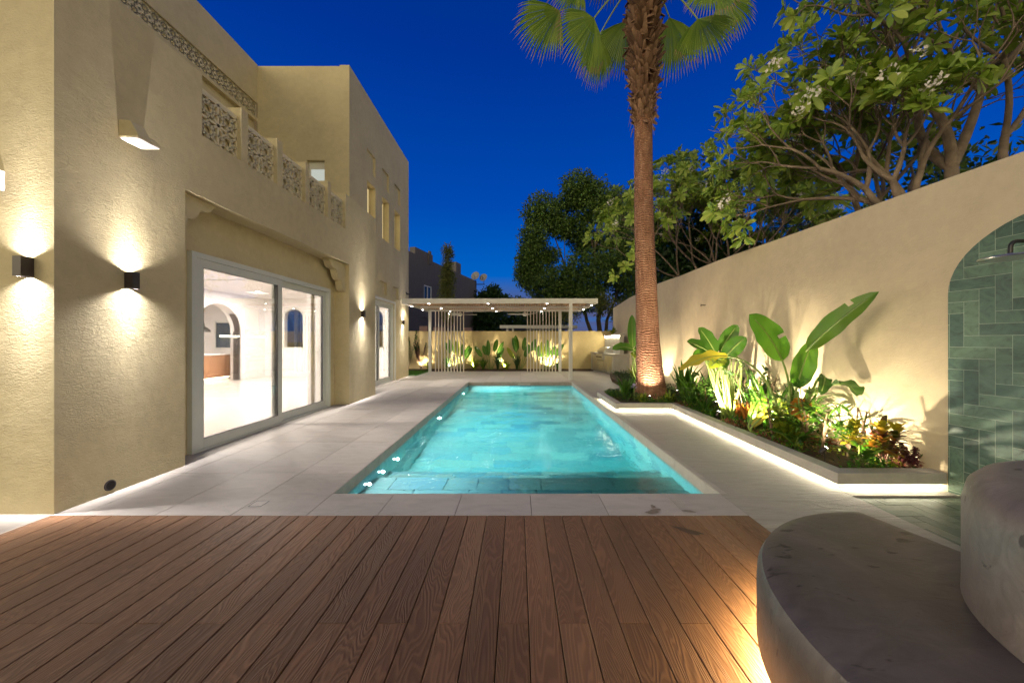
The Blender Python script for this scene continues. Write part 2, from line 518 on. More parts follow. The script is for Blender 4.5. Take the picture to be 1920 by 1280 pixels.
random.seed(3)
def yl(a, b, s, o):
    r = [a]; k = math.ceil((a - o) / s + 1e-6)
    while o + k * s < b - 1e-6:
        if o + k * s > a + 1e-3: r.append(o + k * s)
        k += 1
    return r + [b]
pv = MB()
slabs(pv, [-4.34, -4.07, -3.47, -2.87, -2.27, -1.67], yl(2.90, 14.7, 1.2, 3.83))       # left terrace
slabs(pv, yl(-1.67, 1.82, 0.61, -0.50), [2.90, PY0])                                       # near coping row
slabs(pv, yl(-1.67, 1.82, 0.61, -0.50), yl(PY1, 17.0, 1.2, 12.63))
slabs(pv, [-4.07, -3.47, -2.87, -2.27, -1.67], yl(14.7, 17.0, 1.2, 3.83))
slabs(pv, yl(-9.0, -3.68, 0.6, -3.68), yl(-3.0, 2.93, 1.2, 2.93))                          # beside the deck
tag(pv.build('terrace_paving', M['paver']), kind='structure')
pr = MB()
slabs(pr, [1.82, 2.97], yl(-3.0, PY1, 1.2, 3.91), gap=0.0018)
slabs(pr, [2.97, 3.62, 4.10], yl(3.27, 7.1, 1.2, 3.91), gap=0.0018)
slabs(pr, yl(1.82, 4.55, 0.9, 1.82), yl(PY1, 17.8, 1.2, 12.63), gap=0.0018)
slabs(pr, [2.97, 3.2], yl(8.8, PY1, 1.2, 3.91), gap=0.0012)
tag(pr.build('side_paving', M['paver_rough']), kind='structure')
gb = MB()
for a in ((-9, PX0 - 0.01, -3, 17.0), (PX1 + 0.01, 2.95, -3, 17.8), (2.95, 4.6, 3.29, 17.8), (PX0 - 0.01, PX1 + 0.01, 2.91, PY0 - 0.01), (PX0 - 0.01, PX1 + 0.01, PY1 + 0.01, 17.0)):
    gb.box(*a, -0.06, -0.006 if a[0] > -9 or True else 0)
o = tag(gb.build('paving_bed', M['grout']), kind='structure')

# stains on the coping and on the deck (thin films of spilled water)
M['stain'] = simple('damp_stain', (0.20, 0.18, 0.15), 0.3, var=0.1)
def blob(mb, c, r, ex, seed, z, ang=0):
    rr = random.Random(seed); n = 26; ph = [rr.uniform(0, 6.28) for _ in range(4)]
    pts = []
    for k in range(n):
        a = 2 * PI * k / n
        q = r * (1 + 0.22 * math.sin(2 * a + ph[0]) + 0.18 * math.sin(3 * a + ph[1]) + 0.12 * math.sin(5 * a + ph[2]))
        u, v = q * math.cos(a) * ex, q * math.sin(a)
        pts.append((c[0] + u * math.cos(ang) - v * math.sin(ang), c[1] + u * math.sin(ang) + v * math.cos(ang), z))
    mb.add(pts, [tuple(range(n))])
for (c_, r_, ex_, sd_, an_, lb_) in (((1.12, 3.05), 0.022, 1.2, 1, 1.1, 'tiny round damp spot on the coping between pool and deck'), ((1.09, 2.965), 0.028, 2.6, 2, 0.35, 'long damp streak on the coping touching the deck edge'), ((1.38, 2.97), 0.02, 2.0, 3, -0.3, 'faint damp spot on the coping nearest the deck corner')):
    st = MB(); blob(st, c_, r_, ex_, sd_, 0.004, an_); tag(st.build('water_stain', M['stain']), lb_, 'stain', 'damp stains')
st = MB()
blob(st, (1.23, 2.66), 0.026, 4.4, 6, 0.0035, -0.68)
M['stain_deck'] = simple('damp_wood_stain', (0.085, 0.052, 0.030), 0.55, var=0.3)
tag(st.build('water_stain', M['stain_deck']), 'dark wet smear on the deck boards near the far right corner', 'stain', 'damp stains')

# drain cover
d = thing('drain_cover', 'small square drain cover set flush in the left terrace paving', 'drain cover', (-2.19, 3.11, 0))
fr = MB()
for a in ((-2.245, -2.135, 3.055, 3.062), (-2.245, -2.135, 3.158, 3.165), (-2.245, -2.238, 3.062, 3.158), (-2.142, -2.135, 3.062, 3.158)):
    fr.box(*a, -0.004, 0.0025)
fr.build('frame', M['black_metal'], d)
MB().box(-2.236, -2.144, 3.064, 3.156, -0.004, 0.002).build('tile_insert', M['paver'], d)

# ------------------------------------------------------------------ deck
random.seed(5)
dk = MB()
x = 1.82; k = 0; pitch = 0.1475
while x > -3.68 + 0.02:
    x0 = max(x - pitch + 0.005, -3.68)
    ends = [-3.0, 1.79 if k % 2 == 0 else -0.4, 2.90]
    for j in range(2):
        a, bb = ends[j] + 0.0015, ends[j + 1] - 0.0015
        # chamfered board
        c = 0.0025; z = random.uniform(-0.0006, 0.0006)
        prof = [(x0, -0.022), (x, -0.022), (x, z - c), (x - c, z), (x0 + c, z), (x0, z - c)]
        dk.extrude([(p, a, q) for p, q in prof], (0, bb - a, 0))
    x -= pitch; k += 1
tag(dk.build('deck', M['deck']), kind='structure')
tag(MB().box(-3.68, 1.82, -3, 2.90, -0.06, -0.024).build('deck_joists', M['deck_gap']), kind='structure')

# ------------------------------------------------------------------ pool
pool = thing('swimming_pool', 'long rectangular pool of turquoise water sunk between deck and pergola', 'swimming pool', ((PX0 + PX1) / 2, PY0, 0))
FZ = -1.45
sh = MB()
T = 0.24
# tile faces built as separate tiles (running bond), in front of a solid shell
shell = MB()
shell.box(PX0 - T, PX0 - 0.012, PY0 - T, PY1 + T, FZ - 0.2, -0.032).box(PX1 + 0.012, PX1 + T, PY0 - T, PY1 + T, FZ - 0.2, -0.032)
shell.box(PX0 - 0.012, PX1 + 0.012, PY0 - T, PY0 - 0.012, FZ - 0.2, -0.032).box(PX0 - 0.012, PX1 + 0.012, PY1 + 0.012, PY1 + T, FZ - 0.2, -0.032)
shell.box(PX0 - 0.012, PX1 + 0.012, PY0 - 0.012, PY1 + 0.012, FZ - 0.2, FZ - 0.012)
shell.build('shell', M['grout'], pool)
random.seed(9)
def tile_rows(mb, fn, U, Vv, tw, th, gap=0.003):
    r = 0; v = 0
    while v < Vv - 1e-4:
        v1 = min(v + th, Vv); u = -random.uniform(0.1, tw)
        while u < U - 1e-4:
            uw = tw * random.choice((0.6, 1, 1, 1.35)); u0 = max(u, 0); u1 = min(u + uw, U)
            if u1 - u0 > 0.02: fn(mb, u0 + gap / 2, u1 - gap / 2, v + gap / 2, v1 - gap / 2)
            u += uw
        v = v1; r += 1
tiles = MB()
def fl(z): return lambda mb, a, b_, c, d_: mb.box(PX0 + a, PX0 + b_, PY0 + c, PY0 + d_, z - 0.012, z + random.uniform(-.0007, .0007))
tile_rows(tiles, fl(FZ), PX1 - PX0, PY1 - PY0, 0.6, 0.3)
tiles.build('floor_tile', M['pool_tile'], pool)
tw = MB(); tz = -0.115
tile_rows(tw, lambda mb, a, b_, c, d_: mb.box(PX0 - 0.012, PX0 + random.uniform(-.0007, .0007), PY0 + a, PY0 + b_, tz - d_, tz - c), PY1 - PY0, tz - FZ, 0.6, 0.3)
tile_rows(tw, lambda mb, a, b_, c, d_: mb.box(PX1 + random.uniform(-.0007, .0007), PX1 + 0.012, PY0 + a, PY0 + b_, tz - d_, tz - c), PY1 - PY0, tz - FZ, 0.6, 0.3)
tile_rows(tw, lambda mb, a, b_, c, d_: mb.box(PX0 + a, PX0 + b_, PY1 + random.uniform(-.0007, .0007), PY1 + 0.012, tz - d_, tz - c), PX1 - PX0, tz - FZ, 0.6, 0.3)
tile_rows(tw, lambda mb, a, b_, c, d_: mb.box(PX0 + a, PX0 + b_, PY0 - 0.012, PY0 + random.uniform(-.0007, .0007), tz - d_, tz - c), PX1 - PX0, tz - FZ, 0.6, 0.3)
tw.build('wall_tile', M['pool_tile'], pool)
# two broad steps across the near end
for (y1, zt) in ((1.02, -0.40), (1.46, -0.66)):
    s_ = MB()
    tile_rows(s_, lambda mb, a, b_, c, d_: mb.box(PX0 + 0.002 + a, PX0 - 0.002 + b_, PY0 + 0.002 + c, PY0 + d_, zt - 0.02, zt + random.uniform(-.0007, .0007)), PX1 - PX0, y1, 0.6, 0.34)
    s_.box(PX0 + 0.002, PX1 - 0.002, PY0 + 0.002, PY0 + y1 - 0.012, FZ + 0.001, zt - 0.022)
    tile_rows(s_, lambda mb, a, b_, c, d_: mb.box(PX0 + 0.003 + a, PX0 - 0.003 + b_, PY0 + y1 - 0.012, PY0 + y1 - 0.001, zt - 0.022 - d_, zt - 0.022 - c), PX1 - PX0, -FZ + zt - 0.03, 0.6, 0.3)
    s_.build('step', M['pool_tile'], pool)
# stone lining between paving and water
cp = MB()
cp.box(PX0 - 0.03, PX0 + 0.004, PY0 + 0.002, PY1 - 0.002, tz + 0.002, -0.004).box(PX1 - 0.004, PX1 + 0.03, PY0 + 0.002, PY1 - 0.002, tz + 0.002, -0.004)
cp.box(PX0 + 0.004, PX1 - 0.004, PY1 - 0.006, PY1 + 0.03, tz + 0.002, -0.004).box(PX0 + 0.004, PX1 - 0.004, PY0 - 0.03, PY0 + 0.006, tz + 0.002, -0.004)
cp.build('coping', M['cap'], pool)
# flush white coping band along the right side
MB().box(PX1 + 0.002, PX1 + 0.06, PY0, PY1, -0.02, 0.003).build('coping_edge', M['cap'], pool)
# skimmer slot at the far end
MB().box(0.0, 0.42, PY1 - 0.016, PY1 - 0.007, -0.10, -0.055).build('skimmer', M['white_metal'], pool)
# underwater lights on the left wall
def pool_light(y, z, wts):
    b_ = MB().lathe((0, 0, 0), [(0.018, 0), (0.022, 0.004), (0.014, 0.008)], 16)
    b_.v = [(PX0 + 0.001 + zz, y + xx, z + yy) for xx, yy, zz in b_.v]
    o = b_.build('underwater_light', M['pool_led'], pool)
    lamp('SPOT', (PX0 + 0.05, y, z), wts, (0.82, 0.97, 1.0), o, aim=(1, 0.0, -0.12), size=0.012, spot=176, blend=0.15)
    return o
M['pool_led'] = emis('pool_led_lens', (0.85, 1.0, 0.98), 25)
for y, z, wts in ((4.02, -0.27, 200), (4.42, -0.30, 200), (4.95, -0.36, 260), (7.6, -0.45, 460), (11.0, -0.45, 380)):
    pool_light(y, z, wts)
wt = MB().box(PX0 - 0.006, PX1 + 0.006, PY0 - 0.006, PY1 + 0.006, FZ - 0.006, WZ)
tag(wt.build('water', M['water']), kind='structure')

# ------------------------------------------------------------------ shower floor and tiled arch
def clip(poly, inside, inter):
    out = []
    for i in range(len(poly)):
        a, b_ = poly[i], poly[(i + 1) % len(poly)]
        ia, ib = inside(a), inside(b_)
        if ia: out.append(a)
        if ia != ib: out.append(inter(a, b_))
    return out
def clip_convex(poly, region):
    for i in range(len(region)):
        p, q = region[i], region[(i + 1) % len(region)]
        def side(a): return (q[0] - p[0]) * (a[1] - p[1]) - (q[1] - p[1]) * (a[0] - p[0])
        def inter(a, b_):
            sa, sb = side(a), side(b_); t = sa / (sa - sb)
            return (a[0] + (b_[0] - a[0]) * t, a[1] + (b_[1] - a[1]) * t)
        poly = clip(poly, lambda a: side(a) >= -1e-9, inter)
        if len(poly) < 3: return []
    return poly
def herring(region, wd, gap, u0=0, v0=0, k=3):
    us = [p[0] for p in region]; vs = [p[1] for p in region]
    i0, i1 = int((min(us) - u0) / wd) - k - 1, int((max(us) - u0) / wd) + 2
    j0, j1 = int((min(vs) - v0) / wd) - k - 1, int((max(vs) - v0) / wd) + 2
    res = []
    for i in range(i0, i1):
        for j in range(j0, j1):
            c = (i - j) % (2 * k)
            if c == 0: a = (i, j, i + k, j + 1)
            elif c == 2 * k - 1: a = (i, j, i + 1, j + k)
            else: continue
            q = [(u0 + a[0] * wd + gap, v0 + a[1] * wd + gap), (u0 + a[2] * wd - gap, v0 + a[1] * wd + gap),
                 (u0 + a[2] * wd - gap, v0 + a[3] * wd - gap), (u0 + a[0] * wd + gap, v0 + a[3] * wd - gap)]
            q = clip_convex(q, region)
            if len(q) >= 3: res.append(q)
    return res
fz = -0.012
sf = MB()
for q in herring([(2.985, -1.0), (3.99, -1.0), (3.99, 3.255), (2.985, 3.255)], 0.1, 0.0015, 0.02, 0.015):
    dz = random.uniform(-0.0012, 0.0012)
    sf.prism(q, fz - 0.01, fz + dz)
tag(sf.build('shower_floor', M['slate_floor']), kind='structure')
tag(MB().box(2.97, 4.1, -1.0, 3.27, -0.06, fz - 0.004).build('shower_floor_bed', M['grout']), kind='structure')

# ================================================================== GARDEN WALL (right)
GW = [(4.08, -1.0, 2.84), (4.06, 0.5, 2.85), (4.03, 1.8, 2.86), (3.985, 2.88, 2.87), (3.93, 3.5, 2.87), (3.89, 4.3, 2.87), (3.86, 5.5, 2.89), (3.88, 7.0, 2.94), (3.98, 9.0, 2.98), (4.15, 11.0, 3.09), (4.35, 13.0, 3.12), (4.5, 15.0, 3.13), (4.62, 17.85, 2.99)]
def gw(y):
    for i in range(len(GW) - 1):
        if y <= GW[i + 1][1] or i == len(GW) - 2:
            t = (y - GW[i][1]) / (GW[i + 1][1] - GW[i][1]); t = max(0, min(1, t))
            # smooth (catmull) in x
            p0 = GW[max(i - 1, 0)][0]; p1 = GW[i][0]; p2 = GW[i + 1][0]; p3 = GW[min(i + 2, len(GW) - 1)][0]
            x = 0.5 * (2 * p1 + (p2 - p0) * t + (2 * p0 - 5 * p1 + 4 * p2 - p3) * t * t + (3 * p1 - p0 - 3 * p2 + p3) * t ** 3)
            return x, GW[i][2] + (GW[i + 1][2] - GW[i][2]) * t
wall = thing('garden_wall', 'tall curved cream boundary wall behind the planted bed', 'garden wall', (3.9, 3.5, 0))
wb_ = MB()
N = 90; vs = []
for i in range(N + 1):
    y = -1.0 + 18.85 * i / N; x, z = gw(y)
    vs += [(x, y, -0.08), (x, y, z - 0.012), (x + 0.012, y, z), (x + 0.22, y, z), (x + 0.22, y, -0.08)]
fs = []
for i in range(N):
    for k in range(4): fs.append((i * 5 + k, i * 5 + k + 1, (i + 1) * 5 + k + 1, (i + 1) * 5 + k))
fs.append((4, 3, 2, 1, 0)); fs.append(tuple(N * 5 + k for k in range(5)))
wb_.add(vs, fs)
wb_.build('wall', M['garden_stucco'], wall, smooth=True, sharp=50)
# green slate arch set on the wall, drawn in (u = 3.36 - y, v = z)
def arch_poly(u0, u1, v0, vs_, a, bb, n=28):
    pts = [(u0, v0), (u1, v0), (u1, vs_)]
    cx_ = (u0 + u1) / 2
    for i in range(1, n): 
        t = PI * i / n; pts.append((cx_ + (u1 - u0) / 2 * math.cos(t), vs_ + bb * math.sin(t)))
    pts.append((u0, vs_)); return pts
reg = arch_poly(0.0, 1.56, 0.0, 1.80, 0.78, 0.62)
def onw(u, v, d):
    y = 3.36 - u; x, _ = gw(y); return (x - d, y, v)
def wallprism(mb, q, d0, d1):
    n = len(q)
    vs = [onw(u, v, d0) for u, v in q] + [onw(u, v, d1) for u, v in q]
    fs = [tuple(range(n - 1, -1, -1)), tuple(range(n, 2 * n))] + [(i, (i + 1) % n, n + (i + 1) % n, n + i) for i in range(n)]
    mb.add(vs, fs)
ta = MB()
for q in herring(reg, 0.1, 0.0019, 0.01, 0.02): wallprism(ta, q, 0.002, 0.014 + random.uniform(-.0008, .0008))
ta.build('tile_panel', M['slate'], wall)
ga = MB()
for k in range(16):
    a_, b_ = 1.56 * k / 16, 1.56 * (k + 1) / 16
    q = clip_convex([(a_, 0), (b_, 0), (b_, 3), (a_, 3)], reg)
    if q: wallprism(ga, q, 0.001, 0.0128)
ga.build('tile_grout', M['slate_grout'], wall)
# small tap stub high on the wall
tp = thing('wall_spigot', 'tiny metal spigot stub high on the cream garden wall', 'spigot', P(1317, 572, 7.66))
MB().tube([P(1317, 572, 7.66) + V(0.1, 0, 0), P(1317, 572, 7.66) + V(-0.03, 0, 0)], 0.01, 8).build('pipe', M['bronze'], tp)
MB().tube([P(1317, 572, 7.66) + V(-0.03, 0, 0.02), P(1317, 572, 7.66) + V(-0.03, 0, -0.03)], 0.007, 8).build('nozzle', M['bronze'], tp)

# shower
hc = V(3.56, 2.66, 1.975)
shw = thing('rain_shower', 'black rain shower head on a bent pipe against the green slate arch', 'shower', (3.56, 2.66, 1.975))
MB().lathe(hc, [(0.15, -0.006), (0.155, 0), (0.15, 0.008), (0.03, 0.014), (0.02, 0.03)], 32).build('shower_head', M['steel'], shw, smooth=True)
pts = [hc + V(0, 0, 0.03), hc + V(0, 0, 0.07)]
for i in range(7):
    t = PI / 2 * i / 6; pts.append(hc + V(0.05 - 0.05 * math.cos(t), 0, 0.07 + 0.05 * math.sin(t)))
pts.append(hc + V(0.46, -0.0, 0.12))
MB().tube(pts, 0.013, 12).build('pipe', M['black_metal'], shw, smooth=True)
vv = thing('shower_valve', 'small black shower valve knob on the green slate arch', 'valve', (3.93, 2.72, 0.98))
q = MB().lathe((0, 0, 0), [(0.04, 0), (0.04, 0.02), (0.018, 0.022), (0.018, 0.05), (0.012, 0.055)], 16)
q.v = [(3.975 - c, 2.72 + a, 0.98 + b_) for a, b_, c in q.v]
q.build('knob', M['black_metal'], vv, smooth=True)

# ================================================================== BACK WALL
bw = thing('boundary_wall', 'low yellow rendered boundary wall behind the pergola', 'garden wall', (0, 17.8, 0))
MB().box(-9.8, 4.62, 17.8, 18.0, -0.08, 1.84).build('wall', M['back_stucco'], bw)
MB().box(-9.82, 4.62, 17.785, 18.015, 1.842, 1.87).build('coping', M['back_stucco'], bw)

# ================================================================== BENCH AND TUB
bc = (1.85, 1.08); br = 0.965
def bench_poly(r, xr0, xr1):
    pts = []
    a0 = math.acos((xr0 - bc[0]) / r) if abs(xr0 - bc[0]) < r else PI / 2
    for i in range(49):
        a = PI / 2 - 0.02 + (PI * 1.02) * i / 48
        pts.append((bc[0] + r * math.cos(a), bc[1] + r * math.sin(a)))
    pts.append((xr1, bc[1] - r)); pts.append((2.9, bc[1] - r)); pts.append((2.02, bc[1] - 0.1)); 
    return pts
bench = thing('curved_bench', 'low round dark cement bench floating over the deck corner', 'bench', (1.6, 1.1, 0))
bb = MB()
lay = [(0.93, 0.108), (0.955, 0.112), (0.965, 0.13), (0.965, 0.34), (0.962, 0.40), (0.945, 0.435), (0.915, 0.447), (0.88, 0.45)]
ring = []
for r, z in lay:
    sh_ = 0.965 - r
    pts = [(bc[0] + r * math.cos(PI / 2 + PI * i / 48), bc[1] + r * math.sin(PI / 2 + PI * i / 48)) for i in range(49)]
    pts += [(2.5, bc[1] - r), (2.35 - sh_ * 0.3, 0.2), (1.99 - sh_ * 0.3, 1.5)]
    ring.append([(x, y, z) for x, y in pts])
n_ = len(ring[0]); vs = [q for rr in ring for q in rr]
fs = [(i * n_ + k, (i + 1) * n_ + k, (i + 1) * n_ + (k + 1) % n_, i * n_ + (k + 1) % n_) for i in range(len(ring) - 1) for k in range(n_)]
fs = [tuple(reversed(f)) for f in fs]
fs.append(tuple(range(n_ - 1, -1, -1))); fs.append(tuple((len(ring) - 1) * n_ + k for k in range(n_)))
bb.add(vs, fs)
bb.build('seat', M['concrete'], bench, smooth=True, sharp=35)
bp = [(bc[0] + 0.80 * math.cos(PI / 2 + PI * i / 30), bc[1] + 0.80 * math.sin(PI / 2 + PI * i / 30)) for i in range(31)] + [(2.3, 0.25), (1.86, 1.5)]
MB().prism(bp, 0.0015, 0.106).build('plinth', M['concrete'], bench)
ls = MB()
for i in range(40):
    a, b_ = PI / 2 + 0.05 + (PI * 0.98) * i / 40, PI / 2 + 0.05 + (PI * 0.98) * (i + 1) / 40
    ls.add([(bc[0] + r * math.cos(t), bc[1] + r * math.sin(t), 0.1065) for t, r in ((a, 0.895), (b_, 0.895), (b_, 0.922), (a, 0.922))], [(0, 1, 2, 3)])
ls.build('light_strip', M['bench_light'], bench)

tub = thing('basin_counter', 'tall rounded grey cement basin standing on the round bench', 'basin', (2.115, 0.85, 0.45))
tc_ = (2.115, 0.85, 0)
tm = MB()
prof = [(0.70, 0.4515), (0.699, 0.47), (0.698, 0.51), (0.698, 0.70), (0.698, 0.79), (0.685, 0.85), (0.655, 0.885), (0.61, 0.9), (0.40, 0.9)]
tm.lathe(tc_, prof, 72)
tm.f = tm.f[:-1]
# inner bowl rim, off-centre
n0 = (len(prof) - 1) * 72; base = len(tm.v)
bcx, bcy = 2.13, 1.10
inner = [(0.34, 0.9), (0.325, 0.893), (0.315, 0.87), (0.30, 0.78), (0.22, 0.70), (0.05, 0.68)]
# replace last profile ring by ring around the bowl
for k in range(72):
    a = 2 * PI * k / 72; tm.v[n0 + k] = (bcx + 0.36 * math.cos(a), bcy + 0.36 * math.sin(a), 0.9)
for r, z in inner:
    for k in range(72):
        a = 2 * PI * k / 72; tm.v.append((bcx + r * math.cos(a), bcy + r * math.sin(a), z))
for i in range(len(inner)):
    p0 = n0 if i == 0 else base + (i - 1) * 72; p1 = base + i * 72
    for k in range(72): tm.f.append((p0 + k, p0 + (k + 1) % 72, p1 + (k + 1) % 72, p1 + k))
M['concrete_light'] = M['concrete'].copy(); M['concrete_light'].name = 'micro_cement_pale'
for nd in M['concrete_light'].node_tree.nodes:
    if nd.type == 'VALTORGB' and len(nd.color_ramp.elements) == 3:
        for el in nd.color_ramp.elements: el.color = tuple(min(1, c * 2.1) for c in el.color[:3]) + (1,)
tm.build('counter', M['concrete_light'], tub, smooth=True, sharp=40)
MB().lathe((bcx, bcy, 0), [(0.05, 0.684), (0.20, 0.700), (0.292, 0.775), (0.306, 0.86), (0.296, 0.862), (0.28, 0.78), (0.19, 0.712), (0.03, 0.70)], 48).build('bowl', M['white_wall'], tub, smooth=True)
# ================================================================== HOUSE
house = thing('house', 'two storey cream stucco villa with balcony and glass sliding doors along the left', 'house', (-6.0, 8.0, 0))

def wallgrid(mb, org, ud, vd, nd, U, Vv, th, holes):
    """wall slab: outer face at org, u along ud, v along vd, thickness th along nd (inwards). holes = (u0,u1,v0,v1,depth or None=through)"""
    org, ud, vd, nd = map(Vector, (org, ud, vd, nd))
    us = sorted(set([0, U] + [h[0] for h in holes] + [h[1] for h in holes])); vs_ = sorted(set([0, Vv] + [h[2] for h in holes] + [h[3] for h in holes]))
    us = [u for u in us if 0 <= u <= U]; vs_ = [v for v in vs_ if 0 <= v <= Vv]
    def pt(u, v, d): return org + ud * u + vd * v + nd * d
    def hole(i, j):
        if i < 0 or j < 0 or i >= len(us) - 1 or j >= len(vs_) - 1: return 'out'
        cu, cv = (us[i] + us[i + 1]) / 2, (vs_[j] + vs_[j + 1]) / 2
        for h in holes:
            if h[0] < cu < h[1] and h[2] < cv < h[3]: return h
        return None
    for i in range(len(us) - 1):
        for j in range(len(vs_) - 1):
            a, b_, c, d = us[i], us[i + 1], vs_[j], vs_[j + 1]
            h = hole(i, j)
            if h is None:
                mb.add([pt(a, c, 0), pt(b_, c, 0), pt(b_, d, 0), pt(a, d, 0)], [(0, 1, 2, 3)])
                mb.add([pt(a, c, th), pt(b_, c, th), pt(b_, d, th), pt(a, d, th)], [(3, 2, 1, 0)])
            elif h[4] is not None:
                mb.add([pt(a, c, h[4]), pt(b_, c, h[4]), pt(b_, d, h[4]), pt(a, d, h[4])], [(0, 1, 2, 3)])
                mb.add([pt(a, c, th), pt(b_, c, th), pt(b_, d, th), pt(a, d, th)], [(3, 2, 1, 0)])
            dep = th if h is None or h == 'out' else (h[4] if h[4] is not None else th)
            for (ii, jj, e1, e2) in ((i - 1, j, (a, c), (a, d)), (i + 1, j, (b_, c), (b_, d)), (i, j - 1, (a, c), (b_, c)), (i, j + 1, (a, d), (b_, d))):
                hn = hole(ii, jj)
                if h is None and hn == 'out':
                    mb.add([pt(*e1, 0), pt(*e2, 0), pt(*e2, th), pt(*e1, th)], [(0, 1, 2, 3)])
                elif h is not None and hn is None:
                    mb.add([pt(*e1, 0), pt(*e2, 0), pt(*e2, dep), pt(*e1, dep)], [(0, 1, 2, 3)])
    return mb

XA = -3.68      # balcony wall plane
# ---- near pillar mass and its front wall
w1 = MB()
w1.extrude([(-9.2, y, z) for y, z in ((2.92, -0.05), (4.07, -0.05), (4.07, 3.77), (4.29, 3.77), (4.29, 4.48), (2.92, 4.48))], (9.2 + XA, 0, 0))
w1.build('wall', M['stucco'], house)
# ---- far pillar
w2 = MB()
w2.extrude([(-4.36, y, z) for y, z in ((8.03, -0.05), (9.5, -0.05), (9.5, 4.53), (7.86, 4.53), (7.86, 3.77), (8.03, 3.77))], (4.36 + XA, 0, 0))
w2.build('pillar', M['stucco'], house)
# ---- beam over the recess and the recess back wall
w3 = MB(); w3.box(-4.0, XA, 4.07, 8.03, 3.05, 3.769)
w3.build('beam', M['stucco'], house)
w4 = MB(); wallgrid(w4, (-4.0, 4.07, -0.05), (0, 1, 0), (0, 0, 1), (-1, 0, 0), 3.96, 3.81, 0.25, [(0.38, 3.68, 0, 2.53, None)])
w4.build('recess_wall', M['stucco_fine'], house)
MB().box(-9.9, -4.0, 4.29, 9.5, 3.45, 3.76).build('balcony_floor', M['stucco_fine'], house)

# ---- scalloped corbels
def corbel(y0, sgn):
    prof = [(0.0, 0.0)]
    # lobes from the bottom at the jamb to the top far out
    pts = [(0.0, -0.60)]
    segs = [((0.0, -0.60), (0.17, -0.42), 0.9), ((0.17, -0.38), (0.38, -0.22), 0.9), ((0.42, -0.17), (0.66, -0.05), 0.8)]
    for (a, b_, k) in segs:
        for i in range(9):
            t = i / 8
            x = a[0] + (b_[0] - a[0]) * t; z = a[1] + (b_[1] - a[1]) * t
            bulge = math.sin(PI * t) * 0.055
            pts.append((x + bulge * 0.6, z - bulge * 0.8))
    pts += [(0.70, -0.05), (0.70, 0.0), (0.0, 0.0)]
    mb = MB(); k_ = 1.0 if sgn < 0 else 0.72
    mb.extrude([(-3.90, y0 + sgn * p * k_, 3.048 + q * k_) for p, q in pts], (0.14, 0, 0))
    return mb
for y0, s_ in ((8.028, -1), (4.072, 1)):
    corbel(y0, s_).build('corbel', M['stucco_fine'], house)

# ---- block B (the tall part) : side wall facing the pool
XB = -4.35
def hB(y0, y1, z0, z1, d): return (y0 - 9.5, y1 - 9.5, z0 + 0.05, z1 + 0.05, d)
holes = []
for y in (10.62, 11.80, 12.98):
    holes += [hB(y, y + 0.62, 6.35, 6.95, 0.06), hB(y, y + 0.62, 4.68, 6.03, 0.20)]
for y in (10.45, 11.62, 12.82): holes.append(hB(y, y + 0.6, 2.88, 3.30, 0.07))
holes.append(hB(10.0, 12.95, -0.05, 2.68, None))
wB = MB(); wallgrid(wB, (XB, 9.5, -0.05), (0, 1, 0), (0, 0, 1), (-1, 0, 0), 5.15, 8.55, 0.25, holes)
wB.build('tower_wall', M['stucco_fine'], house)
wC = MB(); wallgrid(wC, (-6.72, 9.5, 3.77), (1, 0, 0), (0, 0, 1), (0, 1, 0), 2.12, 4.53, 0.25, [(1.27, 1.73, 0.2, 2.28, None)])
wC.build('tower_wall', M['stucco_fine'], house)
MB().box(-9.9, -4.38, 9.54, 14.6, 8.302, 8.50).box(-6.72, -4.352, 9.505, 9.56, 8.302, 8.46).build('parapet', M['stucco_fine'], house)
MB().box(-10.1, -4.6, 14.40, 14.65, 3.2, 8.50).build('tower_wall', M['stucco_fine'], house)
# upper side walls of wall A
wa_ = MB()
wa_.box(-7.2, -6.72, 2.95, 9.5, 7.50, 8.50).box(-7.2, -6.72, 2.95, 9.5, 7.04, 7.12).box(-7.2, -6.82, 2.95, 9.5, 3.76, 7.04).box(-7.2, -6.80, 2.95, 9.5, 7.12, 7.50)
wa_.build('upper_wall', M['stucco_fine'], house)
MB().box(-6.82, -6.78, 6.4, 8.7, 3.78, 6.30).build('shutter', M['stucco_fine'], house)
# frame of the small balcony window
wf = MB()
for a in ((-5.45, -5.40, 4.0, 6.04), (-5.04, -4.99, 4.0, 6.04), (-5.40, -5.04, 5.86, 6.04), (-5.40, -5.04, 4.0, 4.06)):
    wf.box(a[0], a[1], 9.60, 9.66, a[2], a[3])
wfo = wf.build('window', M['white_metal'], house)
MB().box(-5.40, -5.04, 9.625, 9.635, 4.06, 5.86).build('pane', M['lit_window'], wfo)
# window frames in the tall niches, each with an added glowing pane
for y in (10.62, 11.80, 12.98):
    fz_ = MB()
    fz_.box(-4.549, -4.52, y + 0.002, y + 0.05, 4.682, 6.028).box(-4.549, -4.52, y + 0.57, y + 0.618, 4.682, 6.028).box(-4.549, -4.52, y + 0.05, y + 0.57, 5.97, 6.028).box(-4.549, -4.52, y + 0.05, y + 0.57, 4.682, 4.74)
    nf = fz_.build('window', M['stucco_fine'], house)
    MB().box(-4.5485, -4.54, y + 0.051, y + 0.569, 4.741, 5.969).build('pane', M['niche_glow'], nf)

